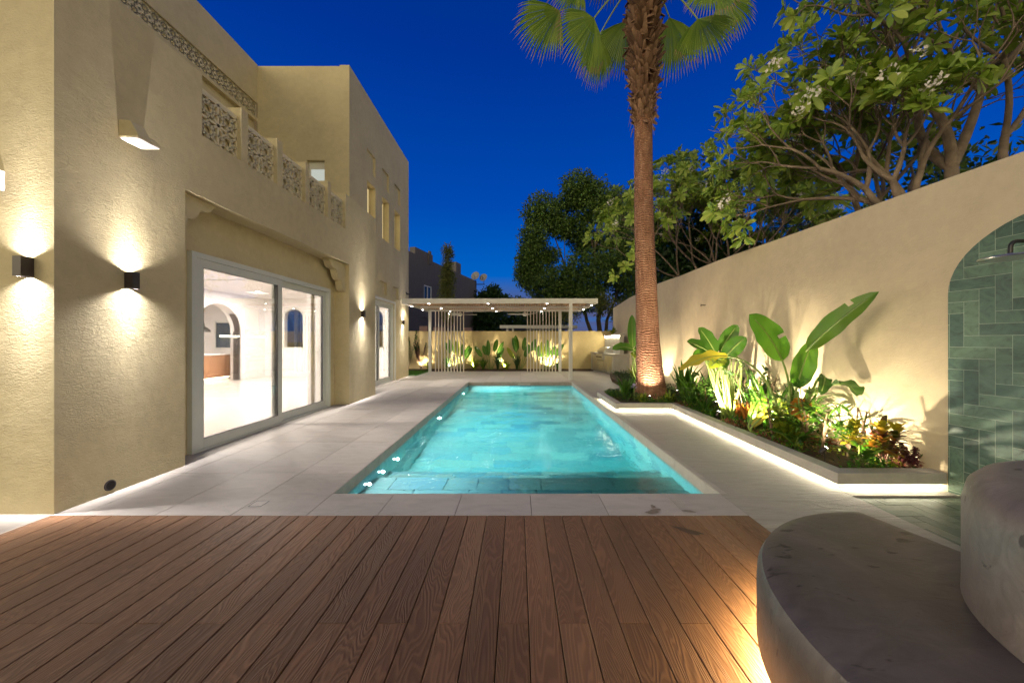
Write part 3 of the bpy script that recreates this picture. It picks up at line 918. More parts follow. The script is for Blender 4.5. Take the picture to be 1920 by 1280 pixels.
# ---- balustrade: lattice panels and piers
def lattice(mb, org, ud, vd, nd, W, H, nu, nv, bw_=0.012, th=0.03):
    org, ud, vd, nd = map(Vector, (org, ud, vd, nd))
    def L(a, b_): mb.bar(org + ud * a[0] + vd * a[1], org + ud * b_[0] + vd * b_[1], nd, bw_, th)
    cw, ch = W / nu, H / nv
    for i in range(nu):
        for j in range(nv):
            x0, y0 = i * cw, j * ch; cx_, cy_ = x0 + cw / 2, y0 + ch / 2
            r1, r2 = 0.5, 0.24
            p8 = [(cx_ + cw * r2 * math.cos(PI / 8 + PI / 4 * k), cy_ + ch * r2 * math.sin(PI / 8 + PI / 4 * k)) for k in range(8)]
            s8 = [(cx_ + cw * 0.40 * math.cos(PI / 4 * k), cy_ + ch * 0.40 * math.sin(PI / 4 * k)) for k in range(8)]
            for k in range(8):
                L(p8[k], s8[(k + 1) % 8]); L(p8[k], s8[k])
                L(p8[k], p8[(k + 1) % 8])
            cor = [(x0, y0), (x0 + cw, y0), (x0 + cw, y0 + ch), (x0, y0 + ch)]
            for k, c in zip((5, 7, 1, 3), cor): L(s8[k], c)
            mids = [(x0 + cw, cy_), (cx_, y0 + ch), (x0, cy_), (cx_, y0)]
            for k, c in zip((0, 2, 4, 6), mids): L(s8[k], c)
            for c, dd in zip(mids, ((0, 1), (1, 0), (0, 1), (1, 0))):
                pass
    for j in range(nv + 1): L((0, j * ch), (W, j * ch))
    for i in range(nu + 1): L((i * cw, 0), (i * cw, H))
piers = [(4.90, 5.02), (5.63, 5.76), (6.38, 6.50), (7.13, 7.25)]
spans = [(4.29, 4.90), (5.02, 5.63), (5.76, 6.38), (6.50, 7.13), (7.25, 7.86)]
for (a, b_) in spans:
    mb = MB(); lattice(mb, (XA - 0.075, a + 0.002, 3.80), (0, 1, 0), (0, 0, 1), (1, 0, 0), b_ - a - 0.004, 0.52, 2, 2, 0.025, 0.03)
    mb.box(XA - 0.14, XA - 0.06, a + 0.001, b_ - 0.001, 4.33, 4.37).box(XA - 0.14, XA - 0.06, a + 0.001, b_ - 0.001, 3.771, 3.80)
    MB().box(XA - 0.15, XA - 0.108, a + 0.001, b_ - 0.001, 3.802, 4.328).build('panel_backing', M['stucco_fine'], house)
    mb.build('lattice_panel', M['lattice'], house)
for (a, b_) in piers:
    MB().box(XA - 0.22, XA - 0.001, a, b_, 3.771, 4.48).build('pier', M['stucco_fine'], house)
fz_ = MB(); lattice(fz_, (-6.785, 5.3, 7.125), (0, 1, 0), (0, 0, 1), (1, 0, 0), 4.19, 0.37, 23, 2, 0.026, 0.05)
fz_.build('frieze', M['lattice'], house)

# ---- sliding doors
def sliding_door(y0, y1, x, ztop, split, handle=True):
    fr = MB()     # outer frame
    t = 0.07
    fr.box(x - 0.12, x + 0.02, y0, y0 + t, 0.0, ztop).box(x - 0.12, x + 0.02, y1 - t, y1, 0.0, ztop)
    fr.box(x - 0.12, x + 0.02, y0 + t, y1 - t, ztop - t, ztop).box(x - 0.12, x + 0.02, y0 + t, y1 - t, 0.0, 0.025)
    door = fr.build('sliding_door', M['frame'], house, bevel=0.004)
    def panel(a, b_, xx, s=0.105, bt=0.12):
        p = MB(); z0, z1 = 0.028, ztop - t - 0.003
        p.box(xx - 0.022, xx + 0.022, a, a + s, z0, z1).box(xx - 0.022, xx + 0.022, b_ - s, b_, z0, z1)
        p.box(xx - 0.022, xx + 0.022, a + s, b_ - s, z1 - 0.10, z1).box(xx - 0.022, xx + 0.022, a + s, b_ - s, z0, z0 + bt)
        p.build('door_panel', M['frame'], door, bevel=0.003)
        MB().box(xx - 0.004, xx + 0.004, a + s + 0.001, b_ - s - 0.001, z0 + bt + 0.001, z1 - 0.101).build('pane', M['glass'], door)
        gk = MB(); e_ = 0.006
        ga_, gb_, gc_, gd_ = a + s, b_ - s, z0 + bt, z1 - 0.10
        for bx in ((ga_, ga_ + e_, gc_, gd_), (gb_ - e_, gb_, gc_, gd_), (ga_, gb_, gc_, gc_ + e_), (ga_, gb_, gd_ - e_, gd_)):
            gk.box(xx - 0.018, xx + 0.020, bx[0] + .0008, bx[1] - .0008, bx[2] + .0008, bx[3] - .0008)
        gk.build('gasket', M['black_metal'], door)
    panel(y0 + t + 0.002, split + 0.05, x - 0.012)
    panel(split - 0.06, y1 - t - 0.002, x - 0.072)
    if handle:
        hy = y1 - t - 0.12
        pts = [V(x - 0.10, hy, 1.0), V(x - 0.14, hy, 1.02), V(x - 0.15, hy, 1.12), V(x - 0.14, hy, 1.22), V(x - 0.10, hy, 1.24)]
        MB().tube(pts, 0.011, 8).build('handle', M['white_metal'], door, smooth=True)
        MB().box(x - 0.06, x - 0.035, split - 0.01, split + 0.02, 0.95, 1.25).build('handle', M['black_metal'], door)
    return door
sliding_door(4.45, 7.75, -4.0 + 0.04, 2.47, 6.12)
sliding_door(10.0, 12.95, XB - 0.05, 2.67, 11.62)
# trim round the far door
MB().box(XB + 0.001, XB + 0.03, 12.95, 13.05, 0.0, 2.76).box(XB + 0.001, XB + 0.03, 9.55, 12.95, 2.68, 2.76).build('door_surround', M['white_metal'], house)

# ---- interior of the living room
rm = MB()
def arch_wall(mb, pt, U, Vv, u0, u1, vs_, r, n=20, sill=0.0, th=0.2):
    """pt(u, v, d) -> point; opening u0..u1 from sill, springing at vs_, rise r"""
    def quad(a, b_, c, d, de=0): mb.add([pt(*a, de), pt(*b_, de), pt(*c, de), pt(*d, de)], [(0, 1, 2, 3)])
    for de in (0, th):
        quad((0, 0), (u0, 0), (u0, Vv), (0, Vv), de); quad((u1, 0), (U, 0), (U, Vv), (u1, Vv), de)
        if sill > 0: quad((u0, 0), (u1, 0), (u1, sill), (u0, sill), de)
        cx_, hw = (u0 + u1) / 2, (u1 - u0) / 2
        prev = (u0, vs_)
        for i in range(1, n + 1):
            t = PI - PI * i / n; cur = (cx_ + hw * math.cos(t), vs_ + r * math.sin(t))
            quad(prev, cur, (cur[0], Vv), (prev[0], Vv), de)
            prev = cur
    prev = (u0, vs_)
    for i in range(1, n + 1):
        t = PI - PI * i / n; cur = (cx_ + hw * math.cos(t), vs_ + r * math.sin(t))
        mb.add([pt(*prev, 0), pt(*cur, 0), pt(*cur, th), pt(*prev, th)], [(0, 1, 2, 3)]); prev = cur
    for u in (u0, u1): mb.add([pt(u, sill, 0), pt(u, vs_, 0), pt(u, vs_, th), pt(u, sill, th)], [(0, 1, 2, 3)])
    if sill > 0: mb.add([pt(u0, sill, 0), pt(u1, sill, 0), pt(u1, sill, th), pt(u0, sill, th)], [(0, 1, 2, 3)])
# back wall (x = -9.9) with the arch to the kitchen
arch_wall(rm, lambda u, v, d: V(-9.9 - d, 4.2 + u, v), 10.2, 3.2, 7.07, 8.93, 1.70, 0.93, th=0.35)
rm.build('interior_wall', M['white_wall'], house)
rm = MB()      # end wall (y = 14.4) with two arched windows
def endpt(x0): return lambda u, v, d: V(x0 + u, 14.4 + d, v)
arch_wall(rm, endpt(-9.9), 2.6, 3.2, 0.73, 1.55, 2.28, 0.40, sill=1.10, th=0.25)
arch_wall(rm, endpt(-7.3), 2.7, 3.2, 1.30, 2.08, 2.28, 0.40, sill=1.10, th=0.25)
rm.build('interior_wall', M['white_wall'], house)
for x0 in (-9.17, -6.0):
    wd_ = 0.82 if x0 < -7 else 0.78
    fm = MB()
    pts = [V(x0, 14.41, 1.1), V(x0, 14.41, 2.28)] + [V(x0 + wd_ / 2 - wd_ / 2 * math.cos(PI * i / 14), 14.41, 2.28 + 0.40 * math.sin(PI * i / 14)) for i in range(1, 14)] + [V(x0 + wd_, 14.41, 2.28), V(x0 + wd_, 14.41, 1.1), V(x0, 14.41, 1.1)]
    for i in range(len(pts) - 1): fm.bar(pts[i], pts[i + 1], (0, 1, 0), 0.09, 0.05)
    wo = fm.build('window', M['white_metal'], house)
    n_ = len(pts) - 1
    MB().add([(p.x, 14.45, p.z) for p in pts[:-1]], [tuple(range(n_))]).build('pane', M['glass'], wo)
# front-side linings, floor, ceiling
ins = MB()
ins.box(-9.9, -4.30, 4.08, 4.20, 0, 3.2)
ins.box(-4.34, -4.255, 4.20, 4.44, 0, 3.2).box(-4.44, -4.365, 7.77, 9.49, 0, 3.2).box(-4.34, -4.255, 4.44, 7.77, 2.5, 3.2)
ins.box(-4.70, -4.61, 9.49, 9.98, 0, 3.2).box(-4.70, -4.61, 12.97, 14.40, 0, 3.2).box(-4.70, -4.61, 9.98, 12.97, 2.70, 3.2)
ins.box(-4.262, -4.085, 7.735, 7.768, 0.0, 2.5).box(-4.262, -4.085, 4.432, 4.465, 0.0, 2.5).box(-4.612, -4.475, 12.93, 12.968, 0.0, 2.69)
ins.build('interior_wall', M['white_wall'], house)
M['int_floor'] = simple('polished_cream_floor', (0.66, 0.60, 0.54), 0.22, var=0.05, scale=1.5)
MB().box(-13.6, -4.14, 4.2, 15.1, -0.04, 0.006).build('interior_floor', M['int_floor'], house)
MB().box(-13.6, -4.26, 4.2, 9.8, 2.93, 3.2).box(-13.6, -4.62, 9.8, 15.1, 3.03, 3.2).build('ceiling', M['white_wall'], house)
MB().box(-9.88, -9.86, 4.3, 11.2, 0.01, 0.11).box(-9.88, -9.86, 13.2, 14.38, 0.01, 0.11).box(-9.86, -4.72, 14.37, 14.39, 0.01, 0.11).build('skirting', M['white_wall'], house)
# kitchen shell
kt = MB(); kt.box(-13.8, -13.6, 8.0, 15.2, 0, 3.2).box(-13.6, -10.25, 7.9, 8.0, 0, 3.2)
wallgrid(kt, (-13.6, 15.0, 0), (1, 0, 0), (0, 0, 1), (0, 1, 0), 3.5, 3.2, 0.2, [(1.28, 2.05, 1.10, 2.16, None)])
kt.build('kitchen_wall', M['white_wall'], house)
kw = MB()
for a in ((-12.36, -12.29, 1.05, 2.20), (-11.59, -11.52, 1.05, 2.20), (-12.29, -11.59, 2.13, 2.20), (-12.29, -11.59, 1.05, 1.12)): kw.box(a[0], a[1], 14.97, 15.03, a[2], a[3])
kwo = kw.build('window', M['white_metal'], house)
MB().box(-12.29, -11.59, 15.0, 15.01, 1.12, 2.13).build('pane', M['dark_glass'], kwo)
# steel framed arch door seen edge on
ad = MB().box(-10.02, -9.84, 12.96, 13.06, 0.01, 1.72)
pts = [V(-9.93, 12.2 + 0.84 * math.cos(PI / 2 * i / 8), 1.72 + 0.84 * math.sin(PI / 2 * i / 8)) for i in range(5)]
for i in range(4): ad.bar(pts[i], pts[i + 1], (1, 0, 0), 0.05, 0.18)
ado = ad.build('arch_door', M['bronze'], house)
hb = MB()
for a in ((12.80, 12.83, 0.98, 1.30), (12.95, 12.98, 0.98, 1.30), (12.83, 12.95, 0.98, 1.01), (12.83, 12.95, 1.27, 1.30)): hb.box(-9.82, -9.80, *a)
hb.build('handle', M['black_metal'], ado)
# kitchen island and pendant
isl = thing('kitchen_island', 'oak fronted kitchen island with white worktop beyond the indoor arch', 'kitchen island', (-11.05, 12.0, 0))
MB().box(-11.5, -10.6, 10.0, 13.7, 0.10, 0.88).build('cabinet', M['wood_island'], isl)
MB().box(-11.55, -10.56, 9.95, 13.75, 0.882, 0.93).build('worktop', M['white_wall'], isl)
MB().box(-11.4, -10.7, 10.1, 13.6, 0.008, 0.098).build('plinth', M['white_wall'], isl)
MB().box(-10.69, -10.66, 10.1, 13.6, 0.08, 0.095).build('light_strip', M['strip_light'], isl)
isb = thing('kitchen_bench', 'low oak step bench at the far end of the kitchen island', 'bench', (-10.9, 14.15, 0))
MB().box(-11.3, -10.75, 13.85, 14.5, 0.15, 0.24).build('seat', M['wood_island'], isb)
for lx in (-11.25, -10.85): MB().box(lx, lx + 0.05, 13.9, 14.45, 0.008, 0.149).build('leg', M['wood_island'], isb)
shf = tag(MB().box(-13.5, -12.75, 14.7, 14.98, 2.62, 2.84).build('wall_shelf', M['wood_island']), 'thick oak shelf high in the kitchen corner beyond the arch', 'shelf')
pen = thing('pendant_lamp', 'black dome pendant lamp hanging over the kitchen island', 'pendant lamp', (-10.85, 12.62, 1.7))
MB().lathe((-10.85, 12.62, 1.70), [(0.25, 0.0), (0.245, 0.06), (0.19, 0.13), (0.10, 0.18), (0.085, 0.30), (0.03, 0.31)], 24).build('lamp_shade', M['black_metal'], pen, smooth=True)
MB().tube([V(-10.85, 12.62, 2.0), V(-10.85, 12.62, 3.03)], 0.008, 6).build('cord', M['black_metal'], pen)
tr_ = thing('track_spotlight', 'small black cylinder spotlight under the living room ceiling', 'spotlight', (-7.2, 9.3, 2.6))
MB().tube([P(434, 513, 9.3), P(439, 524, 9.3)], 0.035, 12).build('lamp_head', M['black_metal'], tr_)
MB().tube([P(436.5, 518, 9.3), P(436.5, 518, 9.3) * 1 + V(0, 0, 0.11)], 0.008, 6).build('rod', M['black_metal'], tr_)
MB().box(-9.85, -4.4, 9.28, 9.32, 2.905, 2.929).build('ceiling_track', M['white_metal'], tr_)
# room lamps: recessed ceiling lights
def room_light(name, x, y, z, wts, lab):
    t_ = thing(name, lab, 'ceiling light', (x, y, z), 'recessed lights in the living room ceiling')
    MB().lathe((x, y, z - 0.012), [(0.10, 0), (0.11, 0.004), (0.11, 0.011)], 20).build('trim', M['white_metal'], t_)
    MB().lathe((x, y, z - 0.016), [(0.085, 0), (0.085, 0.003)], 20).build('diffuser', M['white_light'], t_)
    lamp('AREA', (x, y, z - 0.05), wts, (1.0, 0.90, 0.82), t_, aim=(0, 0, -1), size=0.5)
for x, y, z, lab in ((-5.6, 6.2, 2.93, 'recessed round light in the living room ceiling nearest the glass doors'), (-7.8, 6.2, 2.93, 'recessed round light in the living room ceiling far from the near glass'),
                (-5.9, 8.8, 2.93, 'recessed round light in the ceiling just before the ceiling step'), (-8.4, 8.8, 2.93, 'recessed round light before the ceiling step by the kitchen side'),
                (-6.0, 12.2, 3.03, 'recessed round light behind the far glass door'), (-8.6, 12.2, 3.03, 'recessed round light near the arch to the kitchen'), (-11.9, 11.6, 3.03, 'recessed round light in the kitchen ceiling')):
    room_light('ceiling_light', x, y, z, 300, lab)

# ---- spouts on the stucco
def spout(y0, y1, ax='x'):
    mb = MB()
    # profile across the projection: (d out, z)
    prof = [(0, 3.257), (0.185, 3.257), (0.175, 3.285), (0.105, 3.41), (0, 3.415)]
    mb.extrude([(XA + 0.001 + d, y0, z) for d, z in prof], (0, (y1 - y0) * 0.62, 0))
    prof2 = [(0, 3.257), (0.185, 3.257), (0.18, 3.285), (0.13, 3.33), (0.06, 3.36), (0, 3.365)]
    mb.extrude([(XA + 0.001 + d, y0 + (y1 - y0) * 0.62 + 0.001, z) for d, z in prof2], (0, (y1 - y0) * 0.38, 0))
    return mb
spo = thing('water_spout', 'cream scupper spout high on the rough stucco above the wall lamp', 'spout', (XA, 3.5, 3.257))
spout(3.39, 3.60).build('spout_body', M['stucco_fine'], spo, bevel=0.004)
MB().box(XA + 0.002, XA + 0.182, 3.393, 3.597, 3.246, 3.2565).build('spout_lit_underside', M['white_wall'], spo)  # white plate: lamp light from below put into the underside's colour
sp2 = thing('water_spout', 'white block spout cut off by the left edge of the view', 'spout', (-4.1, 2.8, 2.5))
MB().box(-4.40, -4.065, 2.74, 2.919, 2.56, 2.72).build('spout_body', M['white_wall'], sp2, bevel=0.006)
# round vent near the ground
vt = thing('wall_vent', 'small dark round drain hole low in the rough stucco wall', 'vent', (XA, 3.315, 0.055))
q = MB().lathe((0, 0, 0), [(0.048, 0), (0.048, 0.006), (0.038, 0.008)], 24); q.v = [(XA + 0.0015 + c, 3.318 + a, 0.075 + b_) for a, b_, c in q.v]; q.build('vent_ring', M['bronze'], vt)
q = MB().lathe((0, 0, 0), [(0.037, 0), (0.037, 0.0015)], 24); q.v = [(XA + 0.0105 + c, 3.318 + a, 0.075 + b_) for a, b_, c in q.v]; q.build('vent_hole', M['deck_gap'], vt)

# ---- wall lamps
def sconce(c, nrm, lab, wu=55, wd_=60):
    """c = centre on the wall, nrm = outward normal (axis vector)"""
    n_ = Vector(nrm); s_ = Vector((0, 0, 1)).cross(n_)
    t_ = thing('wall_lamp', lab, 'wall lamp', c, 'up and down wall lamps on the villa')
    c = Vector(c)
    p, wv_, h = 0.08, 0.066, 0.155
    mb = MB(); th = 0.004
    mb.obox(c + n_ * (p - th / 2), n_ * (th / 2), s_ * (wv_ / 2), V(0, 0, h / 2))
    for k in (-1, 1): mb.obox(c + n_ * (p / 2 - th / 2) + s_ * k * (wv_ / 2 - th / 2), n_ * (p / 2 - th / 2 - 0.0005), s_ * (th / 2 - 0.0003), V(0, 0, h / 2))
    mb.obox(c + n_ * 0.003, n_ * 0.0025, s_ * (wv_ / 2 - th), V(0, 0, h / 2 - 0.003))
    mb.build('body', M['bronze'], t_)
    for sg, ww in ((1, wu), (-1, wd_)):
        ln = MB().obox(c + n_ * (p / 2 - 0.004) + V(0, 0, sg * (h / 2 - 0.022)), n_ * 0.026, s_ * 0.024, V(0, 0, 0.002))
        ln.build('lens', M['sconce_lens'] if sg < 0 else M['strip_light'], t_)
        lo = lamp('SPOT', c + n_ * (p / 2) + V(0, 0, sg * (h / 2 - 0.010)), 12.57 * (ww / 72), (1.0, 0.91, 0.86) if sg > 0 else (1.0, 0.93, 0.92), t_, aim=(n_.x * 0.10, n_.y * 0.10, sg), size=0.010, spot=150, blend=0.45)
        # reflector optics: output rises towards the wall plane so that the beam reaches far along it
        ld = lo.data; ld.use_nodes = True; nn_, ll_ = ld.node_tree.nodes, ld.node_tree.links
        em = [q for q in nn_ if q.type == 'EMISSION'][0]
        gg = nn_.new('ShaderNodeNewGeometry'); vd = nn_.new('ShaderNodeVectorMath'); vd.operation = 'DOT_PRODUCT'
        ll_.new(gg.outputs['Incoming'], vd.inputs[0]); vd.inputs[1].default_value = n_
        sq = math_(nn_, ll_, 'POWER', math_(nn_, ll_, 'ABSOLUTE', vd.outputs['Value']), 2.0)
        den = math_(nn_, ll_, 'ADD', sq, 0.0042)
        sx = nn_.new('ShaderNodeSeparateXYZ'); ll_.new(gg.outputs['Incoming'], sx.inputs[0])
        az = math_(nn_, ll_, 'ABSOLUTE', sx.outputs['Z'])
        lat = math_(nn_, ll_, 'ADD', math_(nn_, ll_, 'POWER', az, 4.0), math_(nn_, ll_, 'MULTIPLY', math_(nn_, ll_, 'POWER', az, 60.0), 0.5))
        ll_.new(math_(nn_, ll_, 'ADD', math_(nn_, ll_, 'MULTIPLY', math_(nn_, ll_, 'DIVIDE', 0.11, den), lat), 0.9), em.inputs['Strength'])
    return t_
sconce((-3.869, 2.919, 1.955), (0, -1, 0), 'dark box wall lamp on the stucco face turned to the deck, leftmost')
sconce((XA, 3.472, 1.945), (1, 0, 0), 'dark box wall lamp on the near pillar below the scupper spout')
sconce((XA, 8.67, 2.02), (1, 0, 0), 'dark box wall lamp on the second pillar between both glass doors', 60, 75)
sconce((XB, 13.87, 2.09), (1, 0, 0), 'dark box wall lamp on the far house corner beside the pergola', 50, 60)
# camera-like sensor under the far corner
cam_ = thing('security_camera', 'small dark fixture on the far house corner above the pergola roof', 'camera', (XB, 14.3, 3.22))
MB().box(XB + 0.001, XB + 0.05, 14.24, 14.34, 3.24, 3.28).build('bracket', M['bronze'], cam_)
MB().tube([V(XB + 0.03, 14.30, 3.22), V(XB + 0.17, 14.22, 3.19)], 0.03, 10).build('camera_body', M['bronze'], cam_)

# ================================================================== PERGOLA
pg = thing('pergola', 'white flat roofed pergola with vertical slat screens beyond the pool', 'pergola', (-0.6, 15, 0))
ZB, ZT = 2.72, 2.895
L0, R0, F0, B0 = -4.12, 2.84, 13.05, 16.6
MB().box(L0, R0, F0, F0 + 0.12, ZB, ZT).build('beam', M['white_metal'], pg, bevel=0.004)
MB().box(L0, R0, B0 - 0.12, B0, ZB, ZT).build('beam', M['white_metal'], pg, bevel=0.004)
MB().box(L0 + 0.121, R0 - 0.121, 14.95, 15.07, ZB, ZT - 0.003).build('beam', M['white_metal'], pg, bevel=0.004)
MB().box(L0 + 0.001, L0 + 0.12, F0 + 0.121, B0 - 0.121, ZB + 0.001, ZT - 0.001).build('beam', M['white_metal'], pg)
MB().box(R0 - 0.12, R0 - 0.001, F0 + 0.121, B0 - 0.121, ZB + 0.001, ZT - 0.001).build('beam', M['white_metal'], pg)
MB().box(L0 + 0.12, R0 - 0.12, F0 + 0.12, B0 - 0.12, ZT - 0.022, ZT - 0.004).build('roof', M['white_metal'], pg)
k = 0; x = L0 + 0.16
while x < R0 - 0.16:
    bm_ = MB().box(x, x + 0.045, F0 + 0.121, 14.949, ZT - 0.085, ZT - 0.023).box(x, x + 0.045, 15.071, B0 - 0.121, ZT - 0.085, ZT - 0.023)
    bm_.build('roof_batten', M['batten'], pg); x += 0.1
for (x, y) in ((1.88, 13.11), (-3.95, 16.54), (1.89, 16.54)):
    MB().box(x - 0.06 if y < 14 else x - 0.065, x + 0.06 if y < 14 else x + 0.065, y - 0.055, y + 0.055, 0.001, ZB - 0.001).build('post', M['white_metal'], pg, bevel=0.004)
M['slat'] = simple('cream_slat', (0.72, 0.67, 0.58), 0.45, var=0.03)
for gx in (-3.70, 0.43):
    for i in range(10):
        xx = gx + i * 0.140
        MB().box(xx - 0.02, xx + 0.02, 16.50, 16.58, 0.001, ZB - 0.001).build('slat', M['slat'], pg)
dl = []
for y, ys_ in ((13.11, (-3.17, -1.06, 1.04)), (15.01, (-3.13, -1.03, 1.08)), (16.54, (-3.04, -0.98, 1.05))):
    for x in ys_: dl.append((x, y))
dl += [(L0 + 0.06, 14.1), (L0 + 0.06, 15.7), (R0 - 0.06, 13.9), (R0 - 0.06, 15.6)]
for (x, y) in dl:
    q = MB().lathe((x, y, ZB - 0.010), [(0.026, 0), (0.03, 0.004), (0.03, 0.0095)], 14)
    o = q.build('downlight', M['downlight'] if 'downlight' in M else M.setdefault('downlight', emis('downlight_lens', (1.0, 0.95, 0.85), 40)), pg)
    lamp('SPOT', (x, y, ZB - 0.02), 26, (1.0, 0.90, 0.72), o, aim=(0, 0, -1), size=0.03, spot=150, blend=0.8)

def fan(x, y, lab, rot):
    f = thing('ceiling_fan', lab, 'ceiling fan', (x, y, 2.5), 'white fans under the pergola')
    MB().tube([V(x, y, 2.50), V(x, y, 2.80)], 0.018, 10).build('rod', M['white_metal'], f)
    MB().lathe((x, y, 2.38), [(0.04, 0), (0.09, 0.03), (0.11, 0.07), (0.10, 0.11), (0.04, 0.14)], 20).build('motor', M['white_metal'], f, smooth=True)
    MB().lathe((x, y, 2.77), [(0.06, -0.03), (0.07, 0.0)], 16).build('canopy', M['white_metal'], f)
    for k in range(3):
        a = rot + k * 2 * PI / 3; d = V(math.cos(a), math.sin(a), 0); s_ = V(-d.y, d.x, 0.22).normalized()
        bl = MB(); vs = []; n_ = 9
        for i in range(n_ + 1):
            t = i / n_; r = 0.09 + 0.60 * t; wd_ = 0.055 + 0.02 * math.sin(PI * min(1, t * 1.2)) - (0.03 if i == n_ else 0)
            for sg in (-1, 1):
                for zz in (-0.006, 0.006): vs.append(V(x, y, 2.455) + d * r + s_ * (wd_ * sg) + V(0, 0, zz))
        fs = [(0, 1, 3, 2), (n_ * 4, n_ * 4 + 2, n_ * 4 + 3, n_ * 4 + 1)]
        for i in range(n_):
            o_ = i * 4; fs += [(o_, o_ + 4, o_ + 5, o_ + 1), (o_ + 2, o_ + 3, o_ + 7, o_ + 6), (o_, o_ + 2, o_ + 6, o_ + 4), (o_ + 1, o_ + 5, o_ + 7, o_ + 3)]
        bl.add(vs, fs).build('blade', M['white_metal'], f)
fan(-2.32, 14.72, 'white ceiling fan under the left half of the pergola roof', 0.1)
fan(0.28, 14.72, 'white ceiling fan under the right half of the pergola roof', PI + 0.15)

# ================================================================== OUTDOOR KITCHEN
M['counter_stone'] = simple('grey_counter_stone', (0.42, 0.40, 0.35), 0.45, var=0.12, scale=3, bmp=0.1)
kc = thing('outdoor_kitchen', 'grey stone outdoor kitchen counter with steel doors by the far wall', 'kitchen counter', (4.0, 15.5, 0))
A_, B_ = V(3.84, 14.8, 0), V(3.52, 17.7, 0)
kd = (B_ - A_).normalized(); kn = V(-kd.y, kd.x, 0)      # along, outward (towards pool)
if kn.x > 0: kn = -kn
MB().prism([(3.84, 14.8), (4.49, 14.8), (4.6, 17.75), (3.52, 17.7)], 0.03, 0.82).build('counter_base', M['counter_stone'], kc)
MB().prism([(3.80, 14.76), (4.49, 14.76), (4.6, 17.76), (3.48, 17.74)], 0.822, 0.865).build('worktop', M['counter_stone'], kc)
def kface(s0, s1, z0, z1, d=0.02, name='cabinet_door'):
    c = A_ + kd * ((s0 + s1) / 2) + kn * (d / 2 + 0.001) + V(0, 0, (z0 + z1) / 2)
    o = MB().obox(c, kd * ((s1 - s0) / 2), kn * (d / 2), V(0, 0, (z1 - z0) / 2)).build(name, M['steel'], kc, bevel=0.003)
    return o, c
for s0, s1 in ((0.08, 0.55), (0.58, 1.05)):
    o, c = kface(s0, s1, 0.08, 0.76)
    MB().tube([c + kn * 0.04 + V(0, 0, 0.22) - kd * 0.12, c + kn * 0.04 + V(0, 0, 0.22) + kd * 0.12], 0.008, 8).build('handle', M['steel'], o)
for z0, z1 in ((0.08, 0.28), (0.30, 0.50)):
    o, c = kface(1.12, 1.95, z0, z1, name='drawer')
    MB().tube([c + kn * 0.04 - kd * 0.2, c + kn * 0.04 + kd * 0.2], 0.008, 8).build('handle', M['steel'], o)
kface(2.0, 2.6, 0.08, 0.76)
# raised splash wall with light strip
sw = thing('splash_wall', 'low grey stone splash wall with a glowing light strip behind the grill', 'splash wall', (4.35, 16, 0.87))
MB().prism([(4.12, 14.9), (4.30, 14.9), (4.40, 17.7), (4.18, 17.7)], 0.867, 1.62).prism([(4.06, 14.86), (4.32, 14.86), (4.42, 17.74), (4.14, 17.74)], 1.622, 1.70).build('wall', M['counter_stone'], sw)
MB().prism([(4.085, 14.9), (4.115, 14.9), (4.175, 17.6), (4.145, 17.6)], 1.56, 1.615).build('light_strip', M['strip_light'], sw)
# grill
gr = thing('barbecue_grill', 'stainless steel barbecue grill with closed domed hood on the far counter', 'barbecue', (3.75, 16.3, 0.87))
gc = A_ + kd * 1.52
hood = MB(); prof = [(-0.02, 0.87), (0.02, 0.90), (-0.03, 0.99), (-0.12, 1.07), (-0.25, 1.12), (-0.40, 1.13), (-0.46, 1.10), (-0.46, 0.87)]
hood.extrude([gc - kd * 0.42 + kn * d + V(0, 0, z) for d, z in prof], kd * 0.84)
hood.build('hood', M['steel'], gr, bevel=0.004)
MB().tube([gc - kd * 0.34 + kn * 0.05 + V(0, 0, 0.97), gc + kd * 0.34 + kn * 0.05 + V(0, 0, 0.97)], 0.012, 10).build('handle', M['steel'], gr)
pn = MB().obox(gc + kn * 0.045 + V(0, 0, 0.70), kd * 0.42, kn * 0.04, V(0, 0, 0.13)).build('control_panel', M['steel'], gr, bevel=0.003)
for i in range(4):
    c = gc + kd * (-0.30 + 0.2 * i) + kn * 0.10 + V(0, 0, 0.70)
    MB().tube([c - kn * 0.013, c + kn * 0.02], 0.028, 14).build('knob', M['black_metal'], pn)
tp = thing('kitchen_tap', 'curved chrome tap on the outdoor kitchen worktop', 'tap', (4.0, 15.1, 0.866))
pts = [V(4.0, 15.15, 0.866), V(4.0, 15.15, 1.12)] + [V(4.0 - 0.09 + 0.09 * math.cos(PI * i / 8), 15.15, 1.12 + 0.09 * math.sin(PI * i / 8)) for i in range(1, 9)] + [V(3.82, 15.15, 1.06)]
MB().tube(pts, 0.012, 10).build('spout', M['steel'], tp, smooth=True)
MB().lathe((4.0, 15.15, 0.866), [(0.03, 0), (0.03, 0.02), (0.015, 0.025)], 14).build('tap_base', M['steel'], tp)

